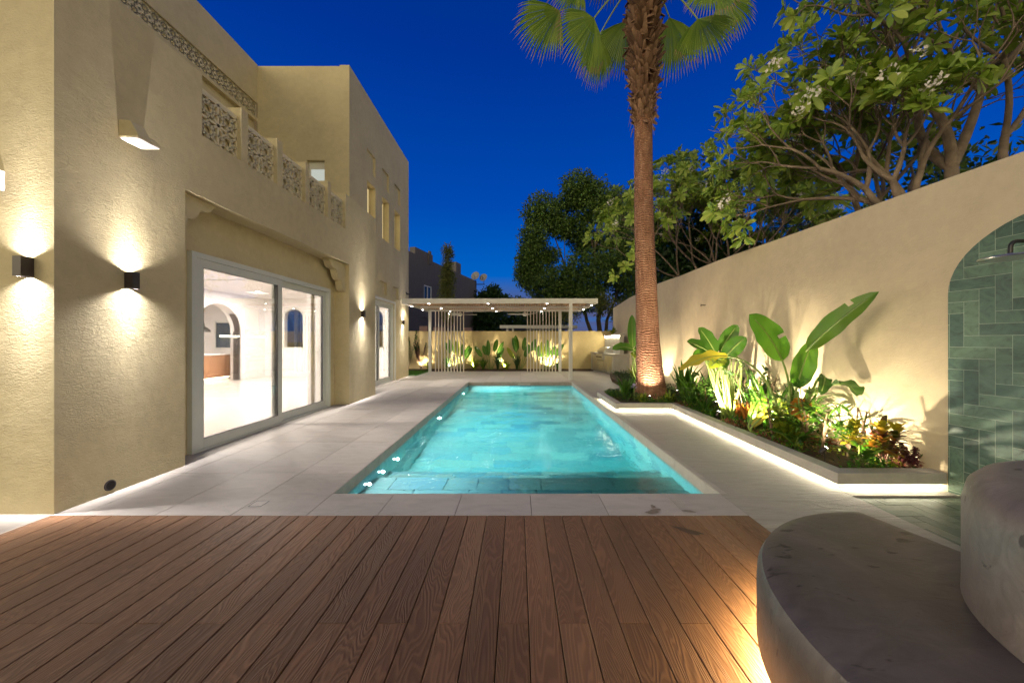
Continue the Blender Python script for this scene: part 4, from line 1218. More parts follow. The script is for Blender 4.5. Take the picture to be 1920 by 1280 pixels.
# ================================================================== RAISED BED
bed = thing('raised_planter', 'low stone edged L shaped planting bed with a glowing strip under its cap', 'planter', (3.0, 6, 0))
outer = [(1.90, 8.80), (1.90, 7.13), (2.99, 7.13), (2.93, 3.37), (3.93, 3.37)]
inner = [(2.04, 8.80), (2.04, 7.27), (3.13, 7.27), (3.07, 3.51), (3.93, 3.51)]
recess = [(1.98, 8.80), (1.98, 7.21), (3.07, 7.21), (3.01, 3.45), (3.93, 3.45)]
for i in range(4):
    q = [outer[i], outer[i + 1], inner[i + 1], inner[i]]
    g_ = 0.001
    MB().prism([(x, y) for x, y in q], 0.062, 0.165).build('cap', M['cap'], bed, bevel=0.003)
rb = MB(); rs = MB()
inner2 = [(2.03, 8.80), (2.03, 7.26), (3.12, 7.26), (3.06, 3.50), (3.93, 3.50)]
for i in range(4):
    a, b_ = V(*recess[i], 0), V(*recess[i + 1], 0)
    nn = V(-1, 0, 0) if i in (0, 2) else V(0, -1, 0)
    rb.prism([recess[i], recess[i + 1], inner2[i + 1], inner2[i]], -0.003, 0.061)
    rs.bar(a + nn * 0.02 + V(0, 0, 0.054), b_ + nn * 0.02 + V(0, 0, 0.054), (0, 0, 1), 0.014, 0.008)
rb.build('plinth', M['cap'], bed)
rs.build('light_strip', M['strip_light'], bed)
soil = MB(); sp = [(2.03, 8.80), (2.03, 7.27), (3.12, 7.27), (3.06, 3.50), (3.93, 3.50)] + [(gw(y)[0] + 0.02, y) for y in (4.3, 5.5, 7, 9, 11, 13, 14.5)] + [(3.6, 14.4), (3.2, 12.5), (3.0, 8.8)]
soil.prism(sp, 0.0, 0.12)
tag(soil.build('soil', M['soil']), kind='structure')
tag(MB().box(-5.5, 3.5, 17.05, 17.8, -0.03, 0.05).build('soil_back', M['soil']), kind='structure')
# ================================================================== PLANTS
def bez(a, c, b_, t): return a * (1 - t) ** 2 + c * 2 * t * (1 - t) + b_ * t * t

# where the uplights stand and shine: foliage is kept pruned clear of them
LAMPS = [(V(3.20, 3.84, 0.30), V(0.80, -0.10, 0.66), 0.30), (V(3.16, 5.80, 0.30), V(0.75, 0.1, 0.75), 0.22), (V(3.16, 4.98, 0.30), V(0.75, 0.0, 0.75), 0.22),
         (V(3.60, 4.30, 0.30), V(0.1, -0.25, 1.0), 0.5), (V(3.60, 5.20, 0.30), V(0.1, 0.1, 1.0), 0.4), (V(3.62, 6.75, 0.30), V(0.05, 0.1, 1.0), 0.4), (V(3.60, 8.30, 0.30), V(0, 0.3, 1), 0.3)]
KO = [False]
def pruned(q):
    if not KO[0]: return False
    for p, d, w_ in LAMPS:
        r = q - p; d = d.normalized(); t = r.dot(d)
        if r.length < 0.24: return True
        if 0 < t < 0.9 and (r - d * t).length < w_ * t + 0.04: return True
    return False

def blade(mb, a, c, b_, width, nh, fold=0.25, seg=12, prof='oval', ripple=0.0, tears=(), rng=random, thick=False):
    """leaf blade along the bezier a-c-b_, nh = rough facing normal; two cells each side of the midrib"""
    a, c, b_, nh = Vector(a), Vector(c), Vector(b_), Vector(nh)
    if KO[0] and (pruned((a + b_) / 2) or pruned(b_)): return mb
    rows = []
    ph = rng.uniform(0, 6)
    for i in range(seg + 1):
        t = i / seg
        p = bez(a, c, b_, t); tg = (bez(a, c, b_, min(1, t + 0.02)) - bez(a, c, b_, max(0, t - 0.02))).normalized()
        s_ = tg.cross(nh)
        if s_.length < 1e-4: s_ = tg.cross(Vector((0, 0.1, 1)))
        s_.normalize(); nn = s_.cross(tg).normalized()
        if prof == 'oval': wd = math.sin(PI * min(1, max(0.0, t)) ** 0.85) ** 0.55 if 0 < t < 1 else 0.02
        elif prof == 'strap': wd = min(1, (1 - t) * 2.6) * (0.6 + 0.4 * min(1, t * 4)) + 0.01
        elif prof == 'lance': wd = (math.sin(PI * t ** 0.7) ** 0.9 if 0 < t < 1 else 0.02)
        elif prof == 'obov': wd = (math.sin(PI * t ** 1.7) ** 0.7 if 0 < t < 1 else 0.04)
        wd *= width / 2
        rp = ripple * math.sin(ph + t * 19) * wd
        rows.append((p, s_, nn, wd, rp))
    n0 = len(mb.v)
    for (p, s_, nn, wd, rp) in rows:
        mb.v += [tuple(p - s_ * wd + nn * (fold * wd + rp)), tuple(p - s_ * wd * 0.5 + nn * fold * wd * 0.42), tuple(p),
                 tuple(p + s_ * wd * 0.5 + nn * fold * wd * 0.42), tuple(p + s_ * wd + nn * (fold * wd - rp))]
    for i in range(seg):
        for k in range(4):
            if (i, k // 2) in tears and k in (0, 3): continue
            o_ = n0 + i * 5 + k; mb.f.append((o_, o_ + 1, o_ + 6, o_ + 5))
    return mb

def qleaf(mb, a, d, nh, L, wd, droop=0.0):
    """small 4-point leaf (two triangles folded on the midrib)"""
    a = Vector(a); d = d.normalized(); s_ = d.cross(nh)
    if KO[0] and pruned(a + d * L * 0.5): return
    if s_.length < 1e-4: s_ = d.cross(Vector((0.3, 0.5, 0.8)))
    s_.normalize(); nn = s_.cross(d)
    m1 = a + d * L * 0.5; tip = a + d * L - Vector((0, 0, droop * L))
    mb.add([a, m1 + s_ * wd / 2 + nn * wd * 0.12, tip, m1 - s_ * wd / 2 + nn * wd * 0.12], [(0, 1, 2), (0, 2, 3)])

def obleaf(mb, a, d, nh, L, wd, droop=0.15):
    """obovate leaf of 6 faces"""
    a = Vector(a); d = d.normalized(); s_ = d.cross(nh)
    if s_.length < 1e-4: s_ = d.cross(Vector((0.3, 0.5, 0.8)))
    s_.normalize(); nn = s_.cross(d).normalized()
    pr = [(0, 0.06), (0.3, 0.42), (0.62, 1.0), (0.85, 0.85), (1.0, 0.12)]
    n0 = len(mb.v)
    for t, w_ in pr:
        p = a + d * L * t - Vector((0, 0, 1)) * droop * L * t * t
        mb.v += [tuple(p - s_ * wd / 2 * w_ + nn * wd * 0.12 * w_), tuple(p), tuple(p + s_ * wd / 2 * w_ + nn * wd * 0.12 * w_)]
    for i in range(len(pr) - 1):
        o_ = n0 + i * 3; mb.f += [(o_, o_ + 1, o_ + 4, o_ + 3), (o_ + 1, o_ + 2, o_ + 5, o_ + 4)]

def rv(rng, up=0.0):
    while True:
        v = Vector((rng.uniform(-1, 1), rng.uniform(-1, 1), rng.uniform(-1 + up, 1)))
        if 0.05 < v.length < 1: return v.normalized()

G = {}
G['banana'] = leafmat('broad_leaf_green', [(0.2, (0.035, 0.12, 0.012)), (0.55, (0.07, 0.19, 0.02)), (0.85, (0.13, 0.25, 0.03))], 0.32, 0.40, 0.5)
G['yellow'] = leafmat('yellowing_leaf', [(0.2, (0.28, 0.27, 0.03)), (0.8, (0.42, 0.34, 0.04))], 0.4, 0.4)
G['strap'] = leafmat('strap_leaf_green', [(0.2, (0.03, 0.10, 0.012)), (0.8, (0.10, 0.22, 0.03))], 0.4, 0.35)
G['lime'] = leafmat('lime_leaf', [(0.2, (0.16, 0.26, 0.02)), (0.8, (0.34, 0.38, 0.04))], 0.4, 0.4)
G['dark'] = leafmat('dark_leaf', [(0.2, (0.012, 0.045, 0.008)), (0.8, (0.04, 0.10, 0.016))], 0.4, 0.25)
G['orange'] = leafmat('dry_orange_leaf', [(0.2, (0.36, 0.10, 0.015)), (0.5, (0.50, 0.20, 0.02)), (0.8, (0.22, 0.06, 0.02))], 0.6, 0.35)
G['croton'] = leafmat('croton_leaf', [(0.15, (0.05, 0.012, 0.015)), (0.38, (0.16, 0.03, 0.02)), (0.5, (0.05, 0.10, 0.015)), (0.64, (0.36, 0.22, 0.02)), (0.8, (0.30, 0.09, 0.02))], 0.3, 0.25, 0.6)
G['croton_top'] = leafmat('croton_yellow_leaf', [(0.2, (0.48, 0.38, 0.03)), (0.8, (0.35, 0.34, 0.03))], 0.35, 0.35)
G['purple'] = leafmat('purple_leaf', [(0.2, (0.04, 0.012, 0.015)), (0.8, (0.13, 0.03, 0.035))], 0.4, 0.2)
G['red'] = leafmat('red_groundcover', [(0.2, (0.10, 0.025, 0.02)), (0.5, (0.30, 0.07, 0.06)), (0.8, (0.42, 0.20, 0.17))], 0.5, 0.3)
G['grassy'] = leafmat('grass_green', [(0.2, (0.03, 0.12, 0.01)), (0.8, (0.08, 0.24, 0.02))], 0.5, 0.3)
G['plum'] = leafmat('frangipani_leaf', [(0.15, (0.09, 0.17, 0.02)), (0.5, (0.24, 0.36, 0.05)), (0.85, (0.42, 0.50, 0.10))], 0.42, 0.30)
G['ficus'] = leafmat('small_tree_leaf', [(0.15, (0.016, 0.042, 0.007)), (0.5, (0.06, 0.125, 0.018)), (0.85, (0.16, 0.25, 0.04))], 0.5, 0.2)
G['fan'] = leafmat('fan_palm_leaf', [(0.2, (0.10, 0.20, 0.018)), (0.8, (0.24, 0.34, 0.04))], 0.42, 0.35)
G['fan_dry'] = leafmat('dry_palm_tip', [(0.2, (0.30, 0.18, 0.09)), (0.8, (0.42, 0.28, 0.15))], 0.7, 0.3)
G['flower'] = simple('white_petal', (0.80, 0.76, 0.70), 0.6, var=0.05)
G['stem'] = simple('green_stem', (0.20, 0.28, 0.06), 0.45, var=0.2)
G['brown_stem'] = simple('brown_stem', (0.16, 0.10, 0.06), 0.8, var=0.3, scale=20)
G['bark'] = simple('grey_bark', (0.20, 0.15, 0.11), 0.85, var=0.3, scale=8, bmp=0.8, bscale=30)
G['bark_dark'] = simple('dark_bark', (0.10, 0.08, 0.05), 0.9, var=0.3, scale=8, bmp=0.8, bscale=30)

# ---- Washingtonia palm
m, n, l, b = newmat('palm_trunk')
g = geo(n); pos = g.outputs['Position']
f = noise(n, l, mapping(n, l, pos, (7, 7, 1.5)), 2.0, 5, 0.6)
l.new(rampc(n, l, f, [(0.3, (0.22, 0.10, 0.05)), (0.5, (0.34, 0.165, 0.09)), (0.7, (0.44, 0.25, 0.15))]), b.inputs['Base Color'])
b.inputs['Roughness'].default_value = 0.85
zz = n.new('ShaderNodeSeparateXYZ'); l.new(pos, zz.inputs[0])
wob = noise(n, l, mapping(n, l, pos, (3, 3, 2)), 1.5, 3, 0.6)
ringf = math_(n, l, 'SINE', math_(n, l, 'ADD', math_(n, l, 'MULTIPLY', zz.outputs[2], 125.0), math_(n, l, 'MULTIPLY', wob, 26.0)))
fib = noise(n, l, mapping(n, l, pos, (30, 30, 5)), 2.0, 4, 0.7)
l.new(bump(n, l, math_(n, l, 'ADD', math_(n, l, 'MULTIPLY', ringf, 0.30), fib), 1.0, 0.035), b.inputs['Normal'])
G['palmtrunk'] = m
PALMC = V(2.93, 8.15, 0.12)
def palm_axis(z):
    # gentle lean and sway measured from the photograph
    pts = [(0.1, 1221), (1.37, 1214.5), (4.2, 1207), (6.25, 1206), (8.9, 1208.5), (10.2, 1209)]
    for i in range(len(pts) - 1):
        if z <= pts[i + 1][0] or i == len(pts) - 2:
            t = (z - pts[i][0]) / (pts[i + 1][0] - pts[i][0]); px = pts[i][1] + (pts[i + 1][1] - pts[i][1]) * t
            return V((px - 971) * 8.15 / 690, 8.15, z)
palm = thing('fan_palm', 'tall fan palm with lit ringed trunk rising from the planting bed', 'palm tree', PALMC)
prs = [(0.05, 0.42), (0.15, 0.37), (0.35, 0.325), (0.7, 0.285), (1.1, 0.262), (1.6, 0.245), (2.4, 0.228), (3.4, 0.212), (4.6, 0.200), (5.6, 0.192), (6.3, 0.190), (7.5, 0.20), (9.0, 0.22), (10.2, 0.16)]
tk = MB(); pts = []; rads = []
for i in range(len(prs) - 1):
    for k in range(4):
        t = k / 4; z = prs[i][0] + (prs[i + 1][0] - prs[i][0]) * t
        pts.append(palm_axis(z)); rads.append(prs[i][1] + (prs[i + 1][1] - prs[i][1]) * t + random.uniform(-.003, .003))
tk.tube(pts, rads, 40)
tk.build('trunk', G['palmtrunk'], palm, smooth=True, sharp=0)
rng = random.Random(12)
bt = MB()
for i in range(620):
    z = 6.15 + 3.6 * (i / 620) ; a = i * 2.39996 + rng.uniform(-.3, .3)
    c = palm_axis(z); d = V(math.cos(a), math.sin(a), 0)
    env = 0.215 + 0.13 * min(1, max(0, (z - 6.15) / 1.3)) + rng.uniform(-0.03, 0.03)
    up = rng.uniform(0.35, 1.0); L = rng.uniform(0.13, 0.26)
    q = c + d * (env - 0.08)
    dirv = (d * 0.75 + V(0, 0, up)).normalized() if rng.random() > 0.12 else (d * 0.8 + V(0, 0, -0.6)).normalized()
    s_ = V(-d.y, d.x, 0) + V(0, 0, rng.uniform(-.6, .6)); s_.normalize()
    wd = rng.uniform(0.05, 0.095); nn = dirv.cross(s_).normalized()
    e1, e2 = q - dirv * 0.06, q + dirv * L
    bt.add([e1 - s_ * wd, e1 + s_ * wd, e2 + s_ * wd * 0.35, e2 - s_ * wd * 0.35, e1 - s_ * wd * .6 + nn * 0.03, e1 + s_ * wd * .6 + nn * 0.03, e2 + s_ * wd * 0.2 + nn * 0.012, e2 - s_ * wd * 0.2 + nn * 0.012],
           [(0, 1, 2, 3), (7, 6, 5, 4), (0, 4, 5, 1), (1, 5, 6, 2), (2, 6, 7, 3), (3, 7, 4, 0)])
for i in range(160):      # hanging fibres
    z = rng.uniform(6.0, 7.6); a = rng.uniform(0, 6.28); c = palm_axis(z) + V(math.cos(a), math.sin(a), 0) * rng.uniform(0.2, 0.3)
    bt.tube([c, c + V(math.cos(a) * 0.05, math.sin(a) * 0.05, -rng.uniform(0.08, 0.25))], [0.008, 0.002], 3)
G['boot'] = leafmat('dry_palm_boots', [(0.1, (0.10, 0.055, 0.032)), (0.5, (0.22, 0.13, 0.08)), (0.9, (0.34, 0.21, 0.13))], 0.85, 0.0, 0.2)
bt.build('frond_boots', G['boot'], palm)

def fanfrond(hub, crown, ax, nh, Rr, spread=150, nl=44, rng=random, droop=0.35, green=None, dry=None, stem=None):
    """petiole crown->hub then a folded fan of leaflets opening along ax"""
    ax = ax.normalized(); s_ = ax.cross(nh).normalized(); nn = s_.cross(ax).normalized()
    mid = (crown + hub) / 2 + V(0, 0, 0.22)
    pts = [bez(crown, mid, hub, t / 10) for t in range(11)]
    stem.tube(pts, [0.028 - 0.0014 * i for i in range(11)], 6)
    for i in range(nl):
        t = -1 + 2 * (i + 0.5) / nl; an = R(spread) * t
        d = ax * math.cos(an) + s_ * math.sin(an)
        L = Rr * (1 - 0.28 * abs(t) ** 2) * rng.uniform(0.93, 1.04)
        dw = R(spread) / nl * 2
        # joined palmate part to 0.55 L, free tips beyond
        wj = 0.68
        side = (s_ * math.cos(an) - ax * math.sin(an))
        def pt(r, o): 
            cup = 0.10 * math.sin(PI * min(1, r)) * L
            return hub + d * (r * L) + side * o + nn * cup - V(0, 0, droop * L * max(0, r - 0.45) ** 1.6)
        w1, w2, w3 = 0.5 * dw * wj * L, 0.30 * dw * L * 0.8, 0.012
        f_ = 0.5 * w1
        vs = [pt(0, 0), pt(wj * 0.5, -w1 / 2) , pt(wj * 0.5, 0) + nn * f_ * 0.5, pt(wj * 0.5, w1 / 2), pt(wj, -w1), pt(wj, 0) + nn * f_, pt(wj, w1), pt(0.84, -w2 * .6), pt(0.84, 0) + nn * f_ * .5, pt(0.84, w2 * .6)]
        green.add(vs, [(0, 1, 2), (0, 2, 3), (1, 4, 5, 2), (2, 5, 6, 3), (4, 7, 8, 5), (5, 8, 9, 6)])
        tip = pt(0.97, 0) - V(0, 0, rng.uniform(0.01, 0.05) * L)
        dry.add([pt(0.84, -w2 * .6), pt(0.84, w2 * .6), tip], [(0, 1, 2)])
rng = random.Random(4)
crown = palm_axis(9.6)
PD = 8.15
fr_list = []
def hubpx(x, y, Y): return P(x, y, Y)
# fronds seen in the frame, then the rest of the crown above it
specs = [(1114, 34, 7.7, (-0.55, -0.25, -1.0), 1.45, (0.45, -0.85, -0.1)), (1050, 20, 8.1, (-0.85, 0.0, -0.75), 1.30, (0.5, -0.8, 0.3)), (1122, 70, 8.9, (-0.1, 0.35, -1.0), 1.15, (0.3, -0.9, 0.1)),
         (1172, 40, 8.9, (-0.28, 0.4, -1.0), 1.25, (0.1, -1, 0)), (1255, 33, 8.8, (0.22, 0.3, -1.0), 1.45, (-0.1, -1, 0)), (1308, 36, 7.8, (0.25, -0.2, -1.0), 1.15, (-0.35, -0.9, 0)),
         (1347, -4, 8.2, (0.75, 0.0, -0.85), 1.05, (-0.4, -0.9, 0.2)), (1330, -20, 7.4, (-0.1, -0.4, -0.9), 1.0, (-0.2, -0.9, 0.3)), (1085, -25, 7.8, (-0.5, -0.3, -0.7), 1.1, (0.3, -0.9, 0.3)), (1205, -30, 6.9, (0.0, -0.75, -0.6), 0.9, (0, -0.6, 0.7))]
fan_g, fan_d, fan_s = MB(), MB(), MB()
for (x, y, Y, ax, Rr, nh) in specs:
    gm, dm, sm = MB(), MB(), MB()
    fanfrond(hubpx(x, y, Y), crown, Vector(ax), Vector(nh), Rr * 0.95, rng.uniform(46, 58), 30, rng, 0.22, gm, dm, sm)
    fo = gm.build('frond', G['fan'], palm); dm.build('frond_tips', G['fan_dry'], fo); sm.build('petiole', G['stem'], fo, smooth=True)
for i in range(26):
    a = i * 2.39996; el = 0.15 + 0.75 * (i / 26)
    d = V(math.cos(a) * math.cos(el), math.sin(a) * math.cos(el), math.sin(el))
    hub = crown + V(0, 0, 1.1) + d * 1.35
    gm, dm, sm = MB(), MB(), MB()
    fanfrond(hub, crown + V(0, 0, 0.3), (d - V(0, 0, 0.55)), V(-d.x, -d.y, 0.8 + d.z), 1.1, 68, 28, rng, 0.35, gm, dm, sm)
    fo = gm.build('frond', G['fan'], palm); dm.build('frond_tips', G['fan_dry'], fo); sm.build('petiole', G['stem'], fo, smooth=True)

# ---- broad leaved plants of the bed: each leaf its own blade and stalk
def broadleaf(parent, base, a, b_, width, bow, nh, mat='banana', fold=0.22, tears=(), stalk_r=0.016, seg=16, ripple=0.10, seed=0, name='leaf'):
    rg = random.Random(seed)
    a, b_, base = Vector(a), Vector(b_), Vector(base)
    mb = MB(); c = (a + b_) / 2 + Vector(bow)
    blade(mb, a, c, b_, width, nh, fold, seg, 'oval', ripple, tears, rg)
    lo = mb.build(name, G[mat], parent, smooth=True, sharp=0)
    st = MB()
    d0 = (c - a).normalized()
    ctrl = a - d0 * (a - base).length * 0.45
    pts = [bez(base, ctrl, a, t / 10) for t in range(11)] + [bez(a, c, b_, t / 8) for t in range(1, 8)]
    st.tube(pts, [stalk_r * (1.15 - 0.045 * i) for i in range(len(pts))], 8)
    st.build('stalk', G['stem'], lo, smooth=True, sharp=0)
    return lo
bp1 = P(1478, 822, 4.62); bp1.z = 0.12
big = thing('broad_leaf_plant', 'tallest broad leaved plant with paddle leaves spread against the garden wall', 'plant', bp1)
FN = (-0.35, -0.9, 0.15)
broadleaf(big, bp1 + V(-.03, 0, 0), P(1467, 677, 4.66), P(1405, 589, 4.70), 0.33, (0.07, 0, 0.04), (-0.2, -0.95, 0.1), seed=1, tears=((6, 1),))
broadleaf(big, bp1 + V(.03, .02, 0), P(1514, 655, 4.50), P(1648, 547, 3.72), 0.24, (-0.03, 0, 0.05), (-0.45, -0.75, 0.45), seed=2, tears=((11, 0),))
broadleaf(big, bp1 + V(.02, -.02, 0), P(1494, 727, 4.50), P(1525, 638, 4.52), 0.26, (-0.035, 0, 0.0), (-0.3, -0.95, 0), seed=3)
broadleaf(big, bp1 + V(.06, -.03, 0), P(1556, 722, 4.35), P(1606, 742, 4.0), 0.28, (0.08, -0.02, 0.12), (0.1, -0.75, 0.6), 'dark', seed=4, ripple=0.15)
broadleaf(big, bp1 + V(.05, -.05, 0), P(1545, 705, 4.30), P(1538, 740, 4.15), 0.15, (0.03, -0.02, 0.08), (0.1, -0.75, 0.6), 'dark', seed=5, ripple=0.2)
broadleaf(big, bp1 + V(-.06, 0, 0), P(1366, 668, 5.0), P(1274, 694, 5.2), 0.22, (0, 0, 0.14), (-0.2, -0.5, 0.85), 'yellow', seed=6, ripple=0.2, tears=((5, 0),))
broadleaf(big, bp1 + V(-.02, -.02, 0), P(1497, 745, 4.42), P(1508, 790, 4.35), 0.22, (-0.03, 0, 0.0), (-0.2, -0.9, 0.2), 'orange', seed=7, ripple=0.5, tears=((3, 0), (7, 1), (10, 0)))
broadleaf(big, V(3.20, 4.90, 0.12), P(1410, 800, 4.85), P(1449, 766, 4.78), 0.10, (-0.01, 0, 0.02), (-0.4, -0.7, 0.5), 'yellow', seed=8)
broadleaf(big, V(3.20, 4.95, 0.12), P(1404, 796, 4.95), P(1422, 750, 4.95), 0.10, (-0.01, 0, 0.02), (-0.4, -0.7, 0.5), 'strap', seed=9)

bp2 = V(3.42, 6.0, 0.12)
med = thing('broad_leaf_plant', 'vase shaped broad leaved plant with pale upright stalks right of the palm', 'plant', bp2)
for i, (ax_, ay_, bx_, by_, wd, mt, nh) in enumerate([(1343, 664, 1310, 614, 0.24, 'banana', (0.1, -1, 0.1)), (1342, 668, 1288, 640, 0.24, 'banana', (0.1, -0.8, 0.5)), (1350, 660, 1383, 609, 0.24, 'banana', (-0.3, -0.9, 0.1)),
        (1358, 672, 1399, 632, 0.26, 'banana', (-0.4, -0.8, 0.3)), (1345, 664, 1362, 689, 0.24, 'banana', (0, -0.9, 0.4)), (1338, 660, 1300, 668, 0.20, 'banana', (0.1, -0.6, 0.8)), (1362, 668, 1330, 690, 0.2, 'lime', (0, -0.9, 0.4))]):
    broadleaf(med, bp2 + V(0.05 * math.cos(i * 2), 0.04 * math.sin(i * 2), 0), P(ax_, ay_, 5.85 + 0.05 * (i % 3)), P(bx_, by_, 5.85 - 0.1 * (i % 2)), wd, (0, 0, 0.05), nh, mt, seed=20 + i, stalk_r=0.02, ripple=0.12)
stk = MB()
for i in range(9):
    a = bp2 + V(-0.09 + 0.02 * i, 0.02 * (i % 3), 0); b_ = P(1318 + 9 * i, 668 + 4 * (i % 3), 5.85)
    pts = [bez(a, a + V(-0.02 + .005 * i, 0, 0.45), b_, t / 8) for t in range(9)]
    stk.tube(pts, [0.022 - 0.0016 * k for k in range(9)], 7)
stk.build('stalk_clump', G['stem'], med, smooth=True, sharp=0)

bp3 = V(3.25, 9.6, 0.12)
lft = thing('broad_leaf_plant', 'broad leaved plant half hidden behind the left side of the palm trunk', 'plant', bp3)
broadleaf(lft, bp3, P(1187, 652, 9.4), P(1185, 590, 9.4), 0.24, (-0.02, 0, 0), (-0.2, -1, 0), seed=31)
broadleaf(lft, bp3, P(1188, 655, 9.4), P(1148, 655, 9.2), 0.26, (0, 0, 0.12), (-0.1, -0.8, 0.6), seed=32)
broadleaf(lft, bp3, P(1188, 660, 9.5), P(1194, 672, 9.3), 0.22, (0, 0, 0.05), (-0.1, -0.8, 0.6), 'lime', seed=33)
broadleaf(lft, bp3, P(1190, 668, 9.6), P(1215, 640, 9.8), 0.26, (0, 0, 0.1), (-0.1, -0.8, 0.6), seed=34)

# ---- clumps
KO[0] = True
def clump(name, label, loc, n_, L, wd, mat, seed, spread=0.8, prof='strap', arch=0.5, cat='plant', group=None, fold=0.35, base_r=0.06, lmin=0.6, seg=7, parts=None):
    t_ = thing(name, label, cat, loc, group)
    rg = random.Random(seed); mb = MB()
    for i in range(n_):
        a = rg.uniform(0, 2 * PI); tilt = rg.uniform(0.08, 1.0) ** 0.8 * spread
        d = V(math.cos(a), math.sin(a), 0); l_ = L * rg.uniform(lmin, 1.0)
        p0 = Vector(loc) + d * rg.uniform(0, base_r)
        up = V(0, 0, 1) * math.cos(tilt) + d * math.sin(tilt)
        p2 = p0 + up * l_ - V(0, 0, arch * l_ * math.sin(tilt) * 0.6) + d * arch * l_ * 0.12
        c = p0 + (V(0, 0, 1) * math.cos(tilt * 0.5) + d * math.sin(tilt * 0.5)) * l_ * 0.55
        blade(mb, p0, c, p2, wd * rg.uniform(0.75, 1.1), -d * 0.8 + V(0, 0, 0.6), fold, seg, prof, 0.0, (), rg)
    mb.build('foliage', G[mat], t_, smooth=True, sharp=0)
    return t_
clump('strap_leaf_plant', 'spiky strap leaved clump at the left corner of the raised bed', (2.32, 8.0, 0.12), 34, 0.62, 0.045, 'strap', 41, 0.45)
clump('strap_leaf_plant', 'tall dark strap leaved clump immediately right of the palm trunk', (3.42, 7.6, 0.12), 44, 0.95, 0.07, 'strap', 42, 0.42)
clump('strap_leaf_plant', 'second dark strap leaved clump against the wall right of the palm', (3.62, 6.95, 0.12), 34, 0.85, 0.06, 'strap', 43, 0.5)
clump('strap_leaf_plant', 'upright wide bladed clump between the two largest broad leaved plants', (3.42, 5.05, 0.12), 16, 0.95, 0.10, 'banana', 44, 0.30, 'lance')
clump('lily_clump', 'low yellow green lily clump at the right foot of the palm', (3.05, 7.45, 0.12), 26, 0.32, 0.05, 'lime', 45, 1.1)
clump('lily_clump', 'small yellow green clump left of the palm foot by the bed corner', (2.55, 7.55, 0.12), 26, 0.26, 0.05, 'lime', 46, 1.1)
clump('strap_leaf_plant', 'arching green clump left of the palm trunk before the outdoor kitchen', (2.62, 8.6, 0.12), 30, 0.60, 0.06, 'banana', 47, 0.8)
clump('lily_clump', 'bright lime clump behind the palm trunk near the outdoor kitchen', (3.45, 10.6, 0.12), 36, 0.75, 0.07, 'lime', 48, 0.7)
clump('dracaena', 'orange tinged upright dracaena beside the pale stalks', (3.42, 5.45, 0.12), 20, 0.50, 0.05, 'orange', 49, 0.5)

def cane_palm(label, loc, stems, H, seed, mat='strap', nl=11, L=0.30, wd=0.028, bright=None, name='lady_palm'):
    t_ = thing(name, label, 'palm plant', loc)
    rg = random.Random(seed); fo = MB(); st = MB()
    for s in range(stems):
        a = rg.uniform(0, 6.28); r = rg.uniform(0.0, 0.14); p0 = Vector(loc) + V(math.cos(a) * r, math.sin(a) * r, 0)
        h = H * rg.uniform(0.55, 1.0); top = p0 + V(math.cos(a) * h * 0.22, math.sin(a) * h * 0.22, h)
        st.tube([p0, (p0 + top) / 2 + V(0, 0, 0.02), top], [0.012, 0.010, 0.008], 6)
        nf = rg.randint(4, 6)
        for k in range(nf):
            q = p0 + (top - p0) * (0.35 + 0.65 * k / max(1, nf - 1)); b_ = rg.uniform(0, 6.28)
            dd = V(math.cos(b_), math.sin(b_), rg.uniform(0.2, 0.9)).normalized()
            hub = q + dd * rg.uniform(0.06, 0.16)
            st.tube([q, hub], [0.005, 0.003], 4)
            for m_ in range(nl):
                an = -1.5 + 3.0 * m_ / (nl - 1)
                s_ = dd.cross(V(0, 0, 1)).normalized()
                d2 = dd * math.cos(an) + s_ * math.sin(an) + V(0, 0, rg.uniform(-0.1, 0.1))
                l_ = L * rg.uniform(0.7, 1.05) * (1 - 0.12 * abs(an))
                blade(fo, hub, hub + d2 * l_ * 0.55 + V(0, 0, 0.02), hub + d2 * l_ - V(0, 0, 0.18 * l_), wd, V(0, 0, 1), 0.25, 4, 'lance', 0, (), rg)
    fo.build('foliage', G[mat], t_, smooth=True, sharp=0); st.build('stem', G['brown_stem'], t_)
    return t_
cane_palm('brightly lit narrow leaved lady palm below the big paddle leaves', (3.43, 4.25, 0.12), 9, 0.62, 51)
cane_palm('dark feathery lady palm against the wall behind the pale stalks', (3.60, 5.55, 0.12), 8, 0.80, 52, 'dark')
cane_palm('feathery lady palm low between the palm and the pale stalks', (3.42, 6.55, 0.12), 8, 0.62, 53, 'strap')
cane_palm('feathery lady palm against the wall by the second strap clump', (3.66, 6.2, 0.12), 7, 0.70, 54, 'dark')
cane_palm('bushy bright lady palm between the orange leaf and the lit lady palm', (3.30, 4.62, 0.12), 8, 0.50, 56, 'lime', 10, 0.24)
clump('strap_leaf_plant', 'tall fresh green strap clump left of the biggest paddle leaves', (3.62, 5.25, 0.12), 30, 1.15, 0.065, 'strap', 57, 0.35)
clump('strap_leaf_plant', 'grassy clump at the bed edge before the pale stalks', (3.22, 6.35, 0.12), 40, 0.42, 0.035, 'strap', 58, 0.9)
clump('strap_leaf_plant', 'grassy clump at the bed edge right of the palm foot', (3.22, 6.85, 0.12), 40, 0.50, 0.04, 'strap', 59, 0.8)
cane_palm('airy lady palm behind the croton bush by the slate arch', (3.74, 4.10, 0.12), 6, 0.55, 63, 'strap')
clump('strap_leaf_plant', 'bright arching clump between the two strap clumps near the palm', (3.45, 7.25, 0.12), 36, 0.80, 0.06, 'banana', 66, 0.6)
clump('strap_leaf_plant', 'fresh green clump filling the gap right of the pale stalks', (3.62, 5.60, 0.12), 34, 0.95, 0.06, 'banana', 67, 0.45)
clump('strap_leaf_plant', 'wide bladed green clump against the wall behind the orange dry leaf', (3.66, 4.78, 0.12), 26, 0.85, 0.075, 'strap', 68, 0.5)
